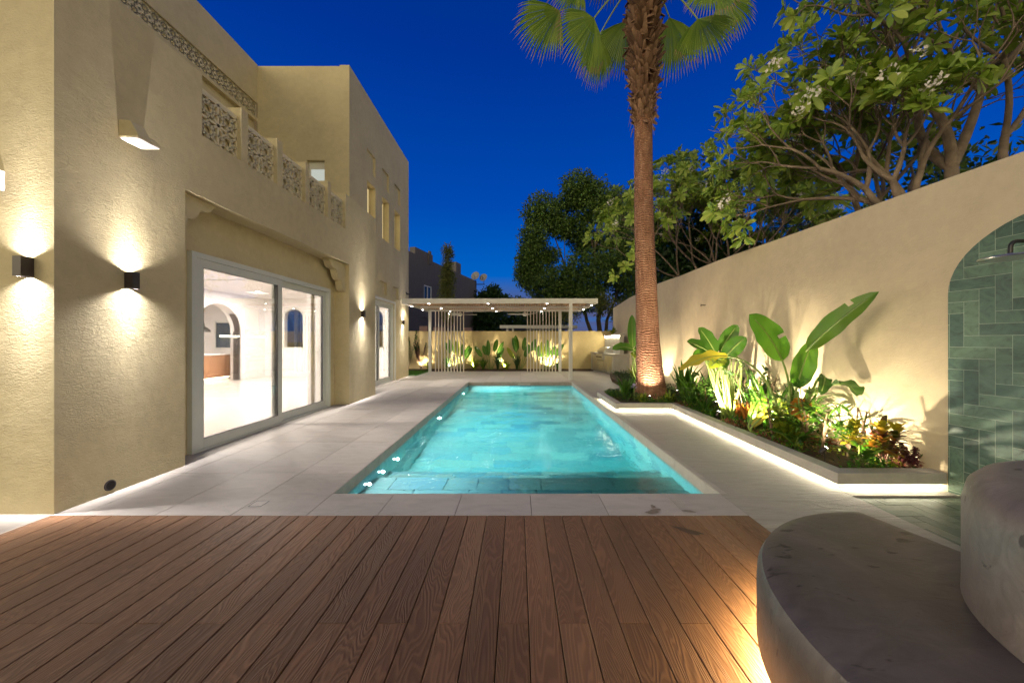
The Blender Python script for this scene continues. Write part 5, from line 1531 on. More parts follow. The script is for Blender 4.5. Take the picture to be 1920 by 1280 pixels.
cane_palm('small feathery lady palm leaning over the bed edge before the big paddle leaves', (3.55, 4.72, 0.12), 6, 0.45, 55, 'strap')

# cycad-like fronds with paired oval leaflets
def zz_plant(label, loc, seed, n_=9, L=0.42):
    t_ = thing('zamia_plant', label, 'plant', loc); rg = random.Random(seed); fo = MB(); st = MB()
    for i in range(n_):
        a = rg.uniform(0, 6.28); d = V(math.cos(a), math.sin(a), 0); tilt = rg.uniform(0.5, 1.15); l_ = L * rg.uniform(0.7, 1.1)
        p0 = Vector(loc) + V(0, 0, 0.02); p2 = p0 + d * l_ * math.sin(tilt) + V(0, 0, l_ * math.cos(tilt) * 0.9); c = p0 + d * l_ * 0.3 + V(0, 0, l_ * 0.55)
        pts = [bez(p0, c, p2, t / 10) for t in range(11)]; st.tube(pts, [0.006] * 11, 5)
        for k in range(3, 11):
            q = pts[k]; tg = (pts[min(10, k + 1)] - pts[k - 1]).normalized(); s_ = tg.cross(V(0, 0, 1)).normalized()
            for sg in (-1, 1):
                dd = (s_ * sg + tg * 0.6 + V(0, 0, 0.15)).normalized(); ll = 0.13 * (1.0 - 0.35 * abs(k - 6) / 5)
                blade(fo, q, q + dd * ll * 0.5 + V(0, 0, 0.012), q + dd * ll, 0.042, V(0, 0, 1), 0.2, 4, 'oval', 0, (), rg)
    fo.build('foliage', G['banana'], t_, smooth=True, sharp=0); st.build('stem', G['stem'], t_)
zz_plant('low plant with paired oval leaflets hanging over the front corner of the bed', (3.36, 3.62, 0.12), 61, 8, 0.34)
zz_plant('low plant with paired oval leaflets left of the croton bush', (3.22, 4.28, 0.12), 62, 8, 0.28)

def croton(label, loc, H, seed, mats=('croton', 'croton_top'), L=0.17, wd=0.055, n_=3, name='croton'):
    t_ = thing(name, label, 'shrub', loc); rg = random.Random(seed); fo, ft, st = MB(), MB(), MB()
    for s in range(n_):
        a = rg.uniform(0, 6.28); p0 = Vector(loc); top = p0 + V(math.cos(a) * H * 0.25, math.sin(a) * H * 0.25, H * rg.uniform(0.75, 1.05))
        st.tube([p0, (p0 + top) / 2 + V(0, 0, 0.02), top], [0.009, 0.007, 0.005], 6)
        for k in range(44):
            t = 0.35 + 0.65 * k / 43; q = p0 + (top - p0) * t; b_ = k * 2.4
            tl = 1.35 - 1.0 * (k / 43) ** 2
            d = V(math.cos(b_) * math.sin(tl), math.sin(b_) * math.sin(tl), math.cos(tl))
            l_ = L * rg.uniform(0.75, 1.1)
            blade(ft if k > 33 and rg.random() < 0.75 else fo, q, q + d * l_ * 0.5 + V(0, 0, 0.02), q + d * l_ - V(0, 0, 0.03), wd, V(0, 0, 1), 0.2, 5, 'oval', 0.05, (), rg)
    fo.build('foliage', G[mats[0]], t_, smooth=True, sharp=0); ft.build('top_leaves', G[mats[1]], t_, smooth=True, sharp=0); st.build('stem', G['brown_stem'], t_)
croton('croton bush with dark red and yellow leaves near the slate arch', (3.60, 3.62, 0.12), 0.44, 71)
croton('small yellow leaved croton just left of the dark red croton bush', (3.58, 4.0, 0.12), 0.36, 72, ('croton_top', 'croton_top'), 0.12, 0.05, 2)
croton('small dark purple leaved shrub in the last corner of the bed by the slate arch', (3.80, 3.58, 0.12), 0.24, 73, ('purple', 'purple'), 0.06, 0.028, 4, 'purple_shrub')
croton('low pale leaved shrub in front of the lit lady palm', (3.22, 4.42, 0.12), 0.22, 74, ('lime', 'lime'), 0.12, 0.045, 3, 'low_shrub')
croton('shrub with orange tinted leaves below the pale upright stalks', (3.40, 5.60, 0.12), 0.30, 75, ('orange', 'croton_top'), 0.10, 0.035, 2, 'low_shrub')

# flowering agapanthus bit
af = thing('agapanthus', 'pale violet flower head on a short stem at the left corner of the bed', 'flower', (2.45, 7.75, 0.12))
G['violet'] = simple('pale_violet_petal', (0.50, 0.48, 0.72), 0.6)
mb = MB(); rg = random.Random(8)
for i in range(40):
    d = rv(rg, 0.6); qleaf(mb, V(2.45, 7.75, 0.42) + d * 0.03, d, V(0, 0, 1), 0.05, 0.022)
mb.build('flower_head', G['violet'], af); MB().tube([V(2.45, 7.75, 0.12), V(2.45, 7.75, 0.42)], 0.006, 6).build('stem', G['stem'], af)

# ground cover (nobody could count it)
def inbed(x, y):
    if y < 7.25: return 3.08 < x < gw(y)[0] - 0.03 and y > 3.53
    if y < 8.8: return 2.06 < x < gw(y)[0] - 0.03
    return y < 14.3 and 3.05 + (y - 8.8) * 0.09 < x < gw(y)[0] - 0.03
SPK = [(3.6, 4.3), (3.6, 5.2), (3.62, 6.75), (3.6, 8.3), (3.20, 3.80), (3.35, 3.80), (3.16, 5.80), (3.32, 5.80), (3.18, 4.98), (3.33, 4.98), (2.83, 7.62), (2.75, 8.5), (3.5, 9.9)]
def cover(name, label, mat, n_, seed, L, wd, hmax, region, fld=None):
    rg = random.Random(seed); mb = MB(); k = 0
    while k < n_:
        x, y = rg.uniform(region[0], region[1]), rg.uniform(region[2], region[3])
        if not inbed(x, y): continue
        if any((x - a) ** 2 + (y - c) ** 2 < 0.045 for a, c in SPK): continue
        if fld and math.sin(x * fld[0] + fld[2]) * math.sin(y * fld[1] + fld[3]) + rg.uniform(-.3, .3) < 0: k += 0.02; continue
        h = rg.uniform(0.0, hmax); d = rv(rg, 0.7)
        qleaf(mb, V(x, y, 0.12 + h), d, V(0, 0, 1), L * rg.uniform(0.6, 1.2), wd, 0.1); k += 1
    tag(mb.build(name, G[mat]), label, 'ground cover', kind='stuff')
cover('red_ground_cover', 'dense low reddish ground cover over the soil of the bed', 'red', 5200, 81, 0.045, 0.022, 0.09, (3.0, 4, 3.5, 7.2), (4.1, 2.7, 0.3, 0.5))
cover('green_ground_cover', 'small leaved green ground cover along the front of the bed', 'grassy', 5200, 82, 0.055, 0.025, 0.10, (2.0, 3.6, 3.5, 8.8), (5.3, 2.1, 2.3, 1.5))
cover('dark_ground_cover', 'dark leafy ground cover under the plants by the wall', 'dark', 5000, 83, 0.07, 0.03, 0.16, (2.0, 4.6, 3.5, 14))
cover('lime_ground_cover', 'lime green leafy ground cover around the palm foot and corner', 'lime', 1500, 84, 0.06, 0.028, 0.10, (2.0, 4.0, 3.5, 8.8), (7.1, 3.3, 1.0, 2.2))

KO[0] = False
clump('trailing_plant', 'small leafy plant growing on top of the splash wall by the grill', (4.22, 16.4, 1.70), 46, 0.42, 0.06, 'lime', 64, 1.0)
KO[0] = False
# ---- garden spike lights in the bed
def spike(x, y, lab, wts, aim, spot=100, z=0.12, col=(1.0, 0.84, 0.60)):
    t_ = thing('garden_spotlight', lab, 'garden light', (x, y, z), 'uplights hidden in the planting')
    aim = Vector(aim).normalized(); c = V(x, y, z + 0.13)
    MB().tube([V(x, y, z - 0.03), V(x, y, z + 0.12)], 0.006, 6).build('spike', M['black_metal'], t_)
    MB().tube([c - aim * 0.06, c + aim * 0.02], 0.022, 12).build('lamp_body', M['bronze'], t_)
    MB().tube([c + aim * 0.021, c + aim * 0.023], 0.019, 12).build('lens', M['white_light'], t_)
    lamp('SPOT', c + aim * 0.045, wts, col, t_, aim=aim, size=0.015, spot=spot, blend=0.5)
spike(3.20, 3.84, 'garden uplight near the front corner of the bed by the croton', 62, (0.80, -0.05, 0.75), 150)
spike(3.16, 5.80, 'garden uplight at the foot of the pale upright stalks', 200, (0.55, 0.1, 1.0), 140)
spike(3.16, 4.98, 'garden uplight under the biggest paddle leaves', 200, (0.6, 0.0, 1.0), 140)
spike(2.66, 7.42, 'garden uplight at the foot of the palm trunk', 150, (0.22, 0.62, 1.25), 100, col=(1.0, 0.80, 0.60))
spike(2.75, 8.5, 'garden uplight left behind the palm trunk', 80, (0.5, 0.5, 0.7), 110)
spike(3.5, 9.9, 'garden uplight behind the palm by the wall', 150, (0.4, 0.2, 0.9), 110)

spike(3.60, 4.30, 'garden uplight close to the wall behind the lit lady palm', 60, (0.10, -0.25, 1.0), 165)
spike(3.60, 5.20, 'garden uplight close to the wall right of the orange dracaena', 60, (0.10, 0.1, 1.0), 165)
spike(3.62, 6.75, 'garden uplight close to the wall by the dark strap clumps', 50, (0.05, 0.1, 1.0), 165)
spike(3.60, 8.30, 'garden uplight close to the wall right behind the palm trunk', 50, (0.1, 0.3, 1.0), 165)
# ---- planting behind the pergola
def bop(label, loc, seed, n_=7, H=1.3, yscale=0.25):
    """bird-of-paradise style: upright paddles spread mostly along the wall"""
    t_ = thing('bird_of_paradise', label, 'plant', loc); rg = random.Random(seed)
    for i in range(n_):
        a = (-1 + 2 * (i + 0.5) / n_) * 0.62 + rg.uniform(-0.1, 0.1); h = H * rg.uniform(0.75, 1.05)
        tip = Vector(loc) + V(math.sin(a) * h, yscale * rg.uniform(-0.5, 0.5), math.cos(a) * h)
        bs = Vector(loc) + (tip - Vector(loc)) * rg.uniform(0.45, 0.58)
        broadleaf(t_, Vector(loc) + V(0.03 * i - 0.1, 0, 0), bs, tip, rg.uniform(0.20, 0.28), (-math.cos(a) * 0.02, 0, 0.03), (rg.uniform(-.6, .6), -0.9, 0.1), 'banana' if rg.random() < 0.75 else 'lime', seed=seed * 10 + i, stalk_r=0.013, seg=8)
bop('bird of paradise in the middle of the far bed, left of centre', (-1.30, 17.45, 0.05), 3, 7, 1.45)
bop('bird of paradise in the far bed with a leaf rising above the wall', (0.15, 17.45, 0.05), 4, 6, 1.6)
bop('bird of paradise behind the left slat screen', (-2.75, 17.45, 0.05), 5, 7, 1.5)
bop('bird of paradise behind the right slat screen', (1.35, 17.45, 0.05), 6, 7, 1.4)
clump('strap_leaf_plant', 'lime strap clump in the far bed beside the left slat screen', (-2.05, 17.35, 0.05), 60, 0.75, 0.05, 'lime', 91, 0.9)
clump('strap_leaf_plant', 'green strap clump in the far bed left of the middle plants', (-1.65, 17.5, 0.05), 40, 0.65, 0.05, 'banana', 92, 0.6)
clump('strap_leaf_plant', 'dark upright strap clump in the middle of the far bed', (-0.95, 17.35, 0.05), 40, 0.9, 0.045, 'dark', 93, 0.35)
clump('strap_leaf_plant', 'lime clump glowing in the middle of the far bed', (-0.55, 17.35, 0.05), 60, 0.50, 0.05, 'lime', 94, 0.9)
clump('strap_leaf_plant', 'dark upright strap clump right of centre in the far bed', (-0.05, 17.3, 0.05), 40, 0.85, 0.045, 'dark', 95, 0.35)
clump('strap_leaf_plant', 'low green clump behind the right slat screen', (1.9, 17.35, 0.05), 40, 0.5, 0.05, 'banana', 96, 0.8)
clump('strap_leaf_plant', 'green clump behind the left slat screen', (-3.3, 17.35, 0.05), 40, 0.7, 0.05, 'strap', 97, 0.6)
croton('leafy brownish shrub by the lawn next to the house corner', (-4.6, 17.4, 0.05), 1.2, 76, ('purple', 'dark'), 0.12, 0.05, 9, 'leafy_shrub')
croton('airy shrub in the left corner of the far bed', (-5.15, 17.3, 0.05), 1.7, 77, ('dark', 'strap'), 0.14, 0.06, 9, 'leafy_shrub')
clump('strap_leaf_plant', 'lime clump beside the left pergola post', (-4.2, 17.35, 0.05), 40, 0.6, 0.05, 'lime', 98, 0.8)
for i, (x, wts, lab) in enumerate(((-3.2, 160, 'uplight in the far bed behind the left slat screen'), (-2.1, 260, 'uplight in the far bed beside the left slat screen'), (-0.6, 260, 'uplight in the middle of the far bed'), (1.45, 200, 'uplight in the far bed behind the right slat screen'), (-4.5, 110, 'uplight by the lawn next to the house corner'))):
    spike(x, 17.22, lab, wts, (0.05, 0.6, 0.9), 125, 0.05)
# lawn strip
rg = random.Random(77); gm = MB(); gm.box(-6.0, -4.05, 14.75, 17.05, -0.03, 0.02)
for i in range(5000):
    x, y = rg.uniform(-6.0, -4.05), rg.uniform(14.75, 17.05); d = V(rg.uniform(-.5, .5), rg.uniform(-.5, .5), 1)
    qleaf(gm, V(x, y, 0.015), d, V(1, 0, 0), 0.06, 0.012)
tag(gm.build('lawn', G['grassy']), 'small patch of bright green lawn beyond the house corner', 'lawn', kind='stuff')

# ================================================================== TREES
def branch_tree(base, trunk_dir, H0, r0, levels, rg, split=(2, 3), ang=0.55, lenf=0.72, up=0.18, target=None, first=None, curve=0.15):
    """recursive limbs; returns (mesh builder, tips [(pos, dir)])"""
    mb = MB(); tips = []
    def grow(p, d, L, r, lv):
        side = rv(rg) * curve * L
        q = p + d * L; c = (p + q) / 2 + side - side.dot(d) * d
        pts = [bez(p, c, q, t / 5) for t in range(6)]
        r1 = r * 0.72
        mb.tube(pts, [r + (r1 - r) * t / 5 for t in range(6)], 8 if r > 0.03 else 5, cap=False)
        dend = (q - c).normalized()
        if lv == 0: tips.append((q, dend)); return
        k = rg.randint(*split)
        ax = dend.cross(rv(rg)).normalized(); ph = rg.uniform(0, 6.28)
        for i in range(k):
            a = ph + 2 * PI * i / k + rg.uniform(-.4, .4)
            b1 = ax; b2 = dend.cross(ax)
            an = ang * rg.uniform(0.7, 1.25)
            nd = dend * math.cos(an) + (b1 * math.cos(a) + b2 * math.sin(a)) * math.sin(an) + V(0, 0, up)
            if target is not None: nd += target(q) * 0.3
            grow(q, nd.normalized(), L * lenf * rg.uniform(0.8, 1.15), r1 * (0.85 if k > 2 else 0.9), lv - 1)
    grow(Vector(base), Vector(trunk_dir).normalized(), H0, r0, levels)
    return mb, tips

def frangipani(label, base, dirs, H0, r0, levels, seed, L=0.30, wd=0.10, nleaf=11, target=None, lenf=0.74, keep=1.0, fork=None):
    t_ = thing('frangipani_tree', label, 'tree', base); rg = random.Random(seed)
    wood, fo, fls = MB(), MB(), []
    fork = Vector(fork if fork else base)
    if (fork - Vector(base)).length > 0.1:
        wood.tube([base, (Vector(base) + fork) / 2 + V(0.04, 0.02, 0), fork], [r0 * 1.35, r0 * 1.2, r0 * 1.1], 12)
    for dr in dirs:
        mb, tips = branch_tree(fork, dr, H0 * rg.uniform(0.85, 1.1), r0, levels, rg, (2, 3), 0.52, lenf, 0.15, target)
        wood.add(mb.v, mb.f)
        for (q, d) in tips:
            if rg.random() > keep: continue
            ax = d.cross(V(0.3, 0.2, 1)).normalized(); b2 = d.cross(ax)
            for k in range(nleaf):
                a = k * 2.4 + rg.uniform(-.2, .2); tl = rg.uniform(0.65, 1.5)
                dd = d * math.cos(tl) + (ax * math.cos(a) + b2 * math.sin(a)) * math.sin(tl) + V(0, 0, 0.1)
                obleaf(fo, q - d * rg.uniform(0, 0.06), dd, d, L * rg.uniform(0.65, 1.1), wd * rg.uniform(0.8, 1.1), rg.uniform(0.05, 0.3))
            if rg.random() < 0.09:
                fl_ = MB(); fls.append(fl_)
                for k in range(22):
                    dd = rv(rg, 0.4); c = q + d * 0.16 + dd * 0.08
                    qleaf(fl_, c, rv(rg), rv(rg), 0.06, 0.04)
    wood.build('trunk', G['bark'], t_, smooth=True, sharp=0); fo.build('crown', G['plum'], t_, smooth=True, sharp=0)
    for fl_ in fls[:90]: fl_.build('flower_cluster', G['flower'], t_)
    return t_
frangipani('large frangipani with forked grey limbs leaning left over the near garden wall', (5.5, 5.0, 0), [(-0.62, 0.25, 0.72), (-0.45, 0.0, 0.9), (-0.2, 0.3, 1.0), (0.1, 0.0, 1.0), (-0.5, 0.45, 0.6)], 0.78, 0.052, 5, 101, 0.22, 0.08, 10, None, 0.76, 0.8, (5.4, 5.0, 2.95))
frangipani('frangipani with thick grey trunk near the right edge behind the garden wall', (5.95, 5.0, 0), [(-0.25, 0.1, 1.0), (0.45, 0.1, 0.9), (0.1, 0.5, 0.9)], 1.2, 0.066, 5, 102, 0.215, 0.075, 9, None, 0.76, 0.6, (5.95, 5.05, 3.75))
frangipani('frangipani with upright limbs between the two nearest ones behind the wall', (6.3, 6.4, 0), [(-0.45, 0.0, 1.0), (0.1, 0.1, 1.0), (0.5, 0.0, 0.8)], 1.15, 0.055, 5, 103, 0.23, 0.08, 10, None, 0.76, 0.6, (6.3, 6.4, 2.9))
frangipani('leaning frangipani limb cut off by the right edge above the slate arch', (6.5, 4.7, 0), [(0.5, -0.1, 0.9), (0.2, 0.3, 1.0)], 1.2, 0.06, 4, 106, 0.23, 0.08, 10, None, 0.76, 1.0, (6.45, 4.7, 3.0))
frangipani('dense flowering frangipani behind the wall right of the palm trunk', (6.9, 12.6, 0), [(-0.55, 0.0, 0.9), (-0.3, -0.35, 0.9), (0.2, 0.0, 1.0), (0.65, -0.1, 0.8), (-0.1, 0.3, 1.1), (-0.85, -0.1, 0.55), (0.3, -0.4, 0.8)], 1.6, 0.05, 5, 104, 0.26, 0.095, 12, None, 0.73, 1.0, (6.9, 12.6, 2.6))
frangipani('dark frangipani further right behind the dense flowering one', (8.7, 13.2, 0), [(-0.4, 0.0, 1.0), (0.2, -0.1, 1.0), (0.6, 0.0, 0.7)], 1.4, 0.08, 5, 105, 0.27, 0.10, 11, None, 0.72, 1.0, (8.7, 13.2, 2.0))

def leafy(name, label, lobes, base, seed, nper, leaf=(0.15, 0.07), mat='ficus', trunk=None, cat='tree', clumps=None, bark='bark_dark', rad=None):
    """crown from many leaf clusters spread through irregular lobes"""
    t_ = thing(name, label, cat, base); rg = random.Random(seed); fo = MB(); wd = MB()
    for (c, r, dens) in lobes:
        c = Vector(c); nc = int(nper * dens)
        for i in range(nc):
            d = rv(rg); rr = rg.random() ** 0.40
            cc = c + V(d.x * r[0] * rr, d.y * r[1] * rr, d.z * r[2] * rr)
            cr = rg.uniform(0.12, 0.30) * (clumps or 1)
            for k in range(16):
                q = cc + rv(rg) * cr * rg.random() ** 0.4
                qleaf(fo, q, (q - cc).normalized() + rv(rg) * 0.7, rv(rg), leaf[0] * rg.uniform(0.6, 1.2), leaf[1] * rg.uniform(0.7, 1.2), 0.1)
    fo.build('crown', G[mat], t_)
    if trunk:
        for (pts, r) in trunk:
            pts = [Vector(p) for p in pts]; wd.tube(pts, [r * (1 - 0.75 * i / (len(pts) - 1)) for i in range(len(pts))], 8)
        wd.build('trunk', G[bark], t_, smooth=True, sharp=0)
    return t_
D = 21.5
def lob(x, y, rx, ry, dens, dy=0.0, dz=None): return (P(x, y, D + dy), (rx * D / 690, (rx + ry) / 2 * D / 690, ry * D / 690), dens)
lobes = [lob(1018, 400, 40, 36, 1.7), lob(1000, 460, 30, 44, 1.8), lob(988, 505, 22, 40, 1.3), lob(1085, 358, 38, 34, 1.7), lob(1062, 385, 30, 26, .6, 1), lob(1122, 380, 42, 38, 2.0), lob(1165, 430, 36, 60, 2.2), lob(1150, 500, 40, 46, 1.6), lob(1100, 510, 48, 42, 1.8, -0.7),
         lob(1040, 535, 56, 36, 2.6, -.4), lob(1012, 500, 26, 20, .5), lob(1070, 560, 60, 26, 1.4, .5), lob(1180, 540, 30, 40, 1.0), lob(1105, 560, 40, 26, .9, -1), lob(1050, 425, 26, 22, .9), lob(1085, 430, 30, 34, 1.2, 0.6), lob(1105, 460, 34, 30, 1.0, 1.0), lob(1030, 480, 20, 14, .4), lob(1175, 380, 18, 26, .5, .8)]
bs = P(1122, 640, D)
tr = [([P(1128, 650, D), P(1122, 600, D), P(1128, 560, D), P(1140, 520, D), P(1150, 450, D)], 0.16), ([P(1134, 650, D), P(1138, 600, D), P(1150, 570, D), P(1165, 520, D)], 0.12), ([P(1118, 650, D), P(1100, 600, D), P(1092, 560, D), P(1080, 520, D)], 0.13),
      ([P(1128, 590, D), P(1120, 540, D), P(1115, 470, D), P(1122, 410, D), P(1130, 370, D)], 0.09), ([P(1115, 480, D), P(1105, 430, D), P(1098, 390, D)], 0.05), ([P(1090, 560, D), P(1060, 500, D), P(1042, 450, D), P(1030, 420, D)], 0.07), ([P(1060, 500, D), P(1058, 460, D), P(1062, 430, D)], 0.035), ([P(1118, 460, D), P(1135, 420, D), P(1142, 395, D)], 0.04)]
leafy('leafy_tree', 'big dark leafy tree with gaps in its crown left of the palm', lobes, (bs.x, D, 0), 201, 190, (0.17, 0.085), trunk=tr)
G['shrubl'] = leafmat('olive_leaf', [(0.2, (0.08, 0.10, 0.02)), (0.8, (0.20, 0.22, 0.05))], 0.5, 0.3)
leafy('leafy_shrub', 'lighter yellow green shrub at the foot of the big tree behind the boundary wall', [(P(1150, 580, 19.5), (0.9, 0.6, 0.9), 0.7), (P(1128, 570, 19.5), (0.5, .5, .6), 0.3), (P(1062, 590, 19.5), (0.8, .5, .5), 0.5)], (4.6, 19.5, 0), 202, 70, (0.16, 0.06), 'shrubl')
# tall slim bottlebrush-like tree before the neighbour's house
def slim(x, y, rx, ry, dens): return (P(x, y, 20.5), (rx * 20.5 / 690, rx * 20.5 / 690, ry * 20.5 / 690), dens)
leafy('slender_tree', 'slender dark columnar tree with a knob top before the neighbouring house', [slim(839, 473, 8, 17, 1.2), slim(838, 500, 6, 16, .9), slim(838, 525, 13, 24, 2.2), slim(838, 560, 15, 34, 3.2), slim(840, 590, 14, 20, 1.2)], (-3.9, 20.5, 0), 203, 60, (0.16, 0.035), 'shrubl',
      trunk=[([P(839, 640, 20.5), P(838, 560, 20.5), P(839, 470, 20.5)], 0.07)], clumps=0.8)
def dk_(x, y, rx, ry, dens, D_=34): return (P(x, y, D_), (rx * D_ / 690, rx * D_ / 690, ry * D_ / 690), dens)
leafy('dark_tree', 'black silhouetted tree on the horizon beyond the pergola roof', [dk_(924, 552, 14, 16, 1.0), dk_(905, 562, 14, 14, .8), dk_(945, 566, 12, 12, .6), dk_(932, 600, 40, 34, 2.6), dk_(900, 600, 20, 30, 1.2)], (-2.3, 34, 0), 204, 90, (0.30, 0.16), 'dark', clumps=1.7)
leafy('dark_tree', 'low black tree beyond the pale carport roof', [dk_(1000, 600, 50, 34, 3.0), dk_(975, 572, 14, 10, .5), dk_(1040, 590, 30, 34, 1.8), dk_(958, 575, 8, 8, .2)], (2.0, 34, 0), 205, 90, (0.30, 0.16), 'dark', clumps=1.7)
leafy('dark_tree', 'black mass of foliage behind the end of the garden wall', [(P(1185, 500, 24), (1.6, 1.2, 3.0), 1.6), (P(1200, 420, 26), (1.2, 1.2, 2.2), 0.8), (P(1240, 470, 24), (2.5, 1.5, 2.5), 2.0)], (8.5, 24, 0), 206, 90, (0.24, 0.12), 'dark', clumps=1.5)
leafy('dark_shrub', 'black shrubbery right behind the dense flowering frangipani', [((7.0, 14.0, 4.6), (2.3, 0.7, 2.3), 2.6), ((8.0, 15.2, 4.0), (3.6, 1.0, 2.0), 2.4), ((10.5, 16, 3.5), (2.5, 1.2, 2.2), 1.4), ((6.6, 15.0, 4.8), (1.6, 1.0, 1.6), 1.2)], (8.4, 15.2, 0), 207, 110, (0.24, 0.11), 'dark', clumps=1.3)
leafy('dark_shrub', 'black shrubbery low behind the nearest frangipani trees', [((6.6, 7.6, 2.6), (1.6, 0.8, 1.2), 1.4), ((8.2, 7.0, 3.6), (1.3, 0.9, 2.0), 1.4), ((7.6, 5.8, 2.8), (1.0, 0.8, 1.5), 1.0)], (7.2, 7.2, 0), 208, 110, (0.20, 0.08), 'ficus', clumps=1.2)
# date palm behind
dp = thing('date_palm', 'dark feather palm silhouetted between the frangipani trees', 'palm tree', (14.3, 19.5, 0))
rg = random.Random(5); dc = V(14.6, 19.5, 7.4); fo = MB()
MB().tube([V(14.6, 19.5, 0), V(14.6, 19.5, 7.3)], [0.3, 0.24], 12).build('trunk', G['bark_dark'], dp)
for i in range(34):
    a = i * 2.4; el = rg.uniform(-0.35, 1.3); d = V(math.cos(a) * math.cos(el), math.sin(a) * math.cos(el), math.sin(el)); L = rg.uniform(2.2, 2.9)
    tip = dc + d * L - V(0, 0, 0.9 + 0.3 * (1 - el)); c = dc + d * L * 0.6 + V(0, 0, 0.3)
    for k in range(2, 40):
        t = k / 40; q = bez(dc, c, tip, t); tg = (bez(dc, c, tip, min(1, t + .02)) - bez(dc, c, tip, t - .02)).normalized(); s_ = tg.cross(V(0, 0, 1)).normalized()
        for sg in (-1, 1): qleaf(fo, q, s_ * sg + tg * 0.7 + V(0, 0, 0.1), V(0, 0, 1), 0.42, 0.03, 0.15)
fo.build('crown', G['dark'], dp)

# ================================================================== NEIGHBOURS
M['grey_wall'] = simple('neighbour_grey_render', (0.14, 0.13, 0.13), 0.9, var=0.08)
nb = thing('neighbour_house', 'unlit grey neighbouring house with roof tank and small windows behind the pergola', 'house', (-6.5, 24, 0))
a, b_ = V(-6.9, 22.5, 0), V(-3.86, 34.4, 0); dd = (b_ - a).normalized(); L = (b_ - a).length; nn = V(-dd.y, dd.x, 0)
wn_ = MB(); wallgrid(wn_, a, dd, (0, 0, 1), nn, L, 7.0, 0.4, [(2.35, 3.45, 4.15, 5.2, 0.1), (6.2, 7.2, 4.0, 4.9, 0.1), (6.2, 7.6, 1.2, 2.6, 0.1), (9.6, 10.9, 4.05, 4.95, 0.1), (2.0, 3.4, 1.8, 3.0, .1)])
wn_.build('wall', M['grey_wall'], nb)
MB().obox(a + dd * (L / 2) + nn * 3 + V(0, 0, 6.9), dd * (L / 2), nn * 2.6, V(0, 0, 0.08)).build('roof', M['grey_wall'], nb)
def nbox(s0, s1, z0, z1, d0, d1, mat, name='parapet', par=nb):
    c = a + dd * ((s0 + s1) / 2) + nn * ((d0 + d1) / 2) + V(0, 0, (z0 + z1) / 2)
    return MB().obox(c, dd * ((s1 - s0) / 2), nn * ((d1 - d0) / 2), V(0, 0, (z1 - z0) / 2)).build(name, mat, par)
nbox(1.2, 3.6, 7.002, 7.45, 0.0, 0.4, M['grey_wall']); nbox(5.3, 5.6, 6.5, 7.25, -0.1, -0.002, M['grey_wall']); nbox(2.9, 3.2, 6.7, 7.6, -0.1, -0.002, M['grey_wall'])
nbox(8.3, 9.3, 7.003, 8.0, 0.3, 1.3, M['grey_wall'], 'water_tank')
for (s0, s1, z0, z1, lit) in ((2.35, 3.45, 4.15, 5.2, 0), (6.2, 7.2, 4.0, 4.9, 0), (9.6, 10.9, 4.05, 4.95, 1)):
    wf = nbox(s0 + .002, s1 - .002, z1 - 0.08, z1 - .002, 0.02, 0.09, M['white_metal'], 'window')
    nbox(s0 + .002, s0 + 0.09, z0 + .002, z1 - .082, 0.02, 0.09, M['white_metal'], 'frame', wf); nbox(s1 - 0.09, s1 - .002, z0 + .002, z1 - .082, 0.02, 0.09, M['white_metal'], 'frame', wf); nbox((s0 + s1) / 2 - .04, (s0 + s1) / 2 + .04, z0 + .002, z1 - .082, 0.02, 0.09, M['white_metal'], 'frame', wf)
    nbox(s0 + .09, s1 - .09, z0 + .002, z1 - .082, 0.06, 0.08, M['lit_window'] if lit else M['dark_glass'], 'pane', wf)
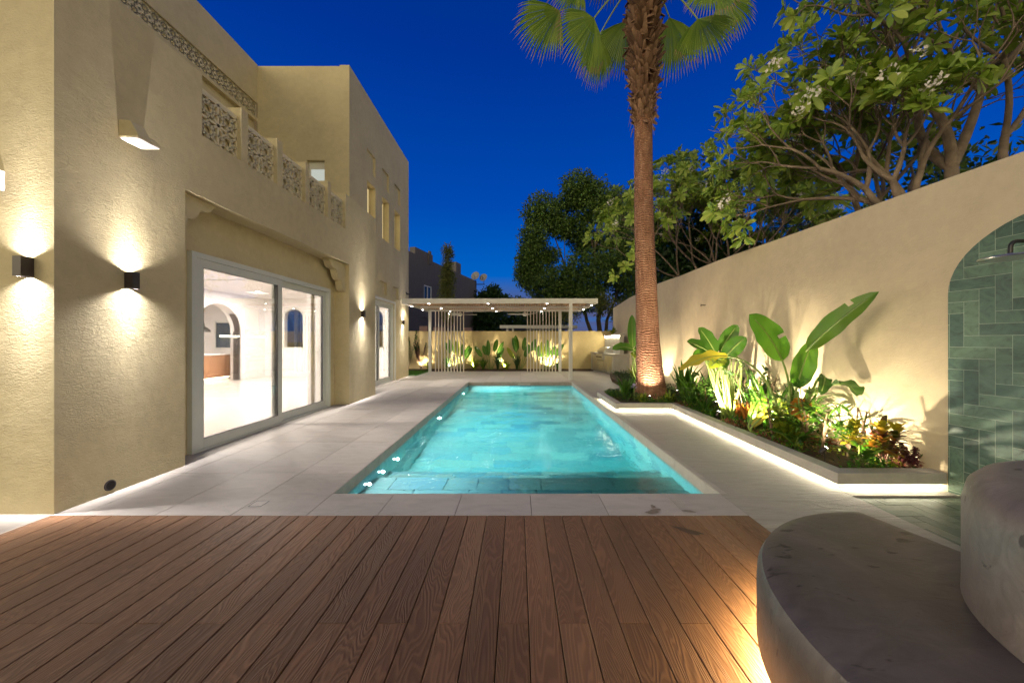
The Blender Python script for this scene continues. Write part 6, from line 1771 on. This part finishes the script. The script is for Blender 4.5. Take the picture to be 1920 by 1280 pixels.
def dish(x, y, Y, r, lab):
    c = P(x, y, Y); t_ = thing('satellite_dish', lab, 'satellite dish', c)
    ax = V(-0.35, -0.9, 0.35).normalized(); s_ = ax.cross(V(0, 0, 1)).normalized(); u = s_.cross(ax)
    mb = MB(); vs = []; fs = []; K = 24
    for j, q in enumerate((0.02, 0.35, 0.7, 1.0)):
        for k in range(K):
            an = 2 * PI * k / K; vs.append(c + (s_ * math.cos(an) + u * math.sin(an)) * r * q + ax * (0.28 * r * q * q))
    for j in range(3):
        for k in range(K): fs.append((j * K + k, j * K + (k + 1) % K, (j + 1) * K + (k + 1) % K, (j + 1) * K + k))
    mb.add(vs, fs).build('reflector', M['grey_dish'], t_, smooth=True)
    MB().tube([c - u * r, c + ax * r * 0.9], 0.015, 6).build('feed_arm', M['black_metal'], t_)
    MB().tube([c, c - ax * 0.1, c - V(0, 0, r * 1.35)], 0.03, 6).build('mast', M['black_metal'], t_)
M['grey_dish'] = simple('dish_grey', (0.25, 0.25, 0.26), 0.6)
dish(892, 518, 34, 0.42, 'left satellite dish on the edge of the neighbouring roof')
dish(907, 521, 34, 0.38, 'right satellite dish on an arm beside the neighbouring roof')
MB().tube([P(893, 533, 34), P(909, 533, 34)], 0.04, 6).build('dish_bracket', M['black_metal'], nb)
cpo = thing('carport', 'pale flat carport roof on posts beyond the boundary wall', 'carport', (1.2, 26, 0))
MB().box(-1.28, 4.2, 26, 30, 2.30, 2.52).build('roof', M['white_metal'], cpo)
for x in (-0.75, -0.35, 3.6): MB().box(x - 0.07, x + 0.07, 26.1, 26.3, 0, 2.30).build('post', M['white_metal'], cpo)
M['terracotta'] = simple('pink_block', (0.30, 0.19, 0.16), 0.9)
for (x0, x1, y0, y1, lab) in ((786, 802, 611, 626, 'pinkish block standing beyond the boundary wall near the house corner'), (812, 833, 613, 626, 'wide pinkish block beyond the wall behind the left slat screen'), (868, 884, 614, 626, 'small pinkish block beyond the wall before the neighbouring house end')):
    p0, p1 = P(x0, y0, 20.2), P(x1, y1, 20.2)
    tag(MB().box(p0.x, p1.x, 20.2, 20.7, 0, p0.z).build('masonry_block', M['terracotta'], bevel=0.02), lab, 'block')
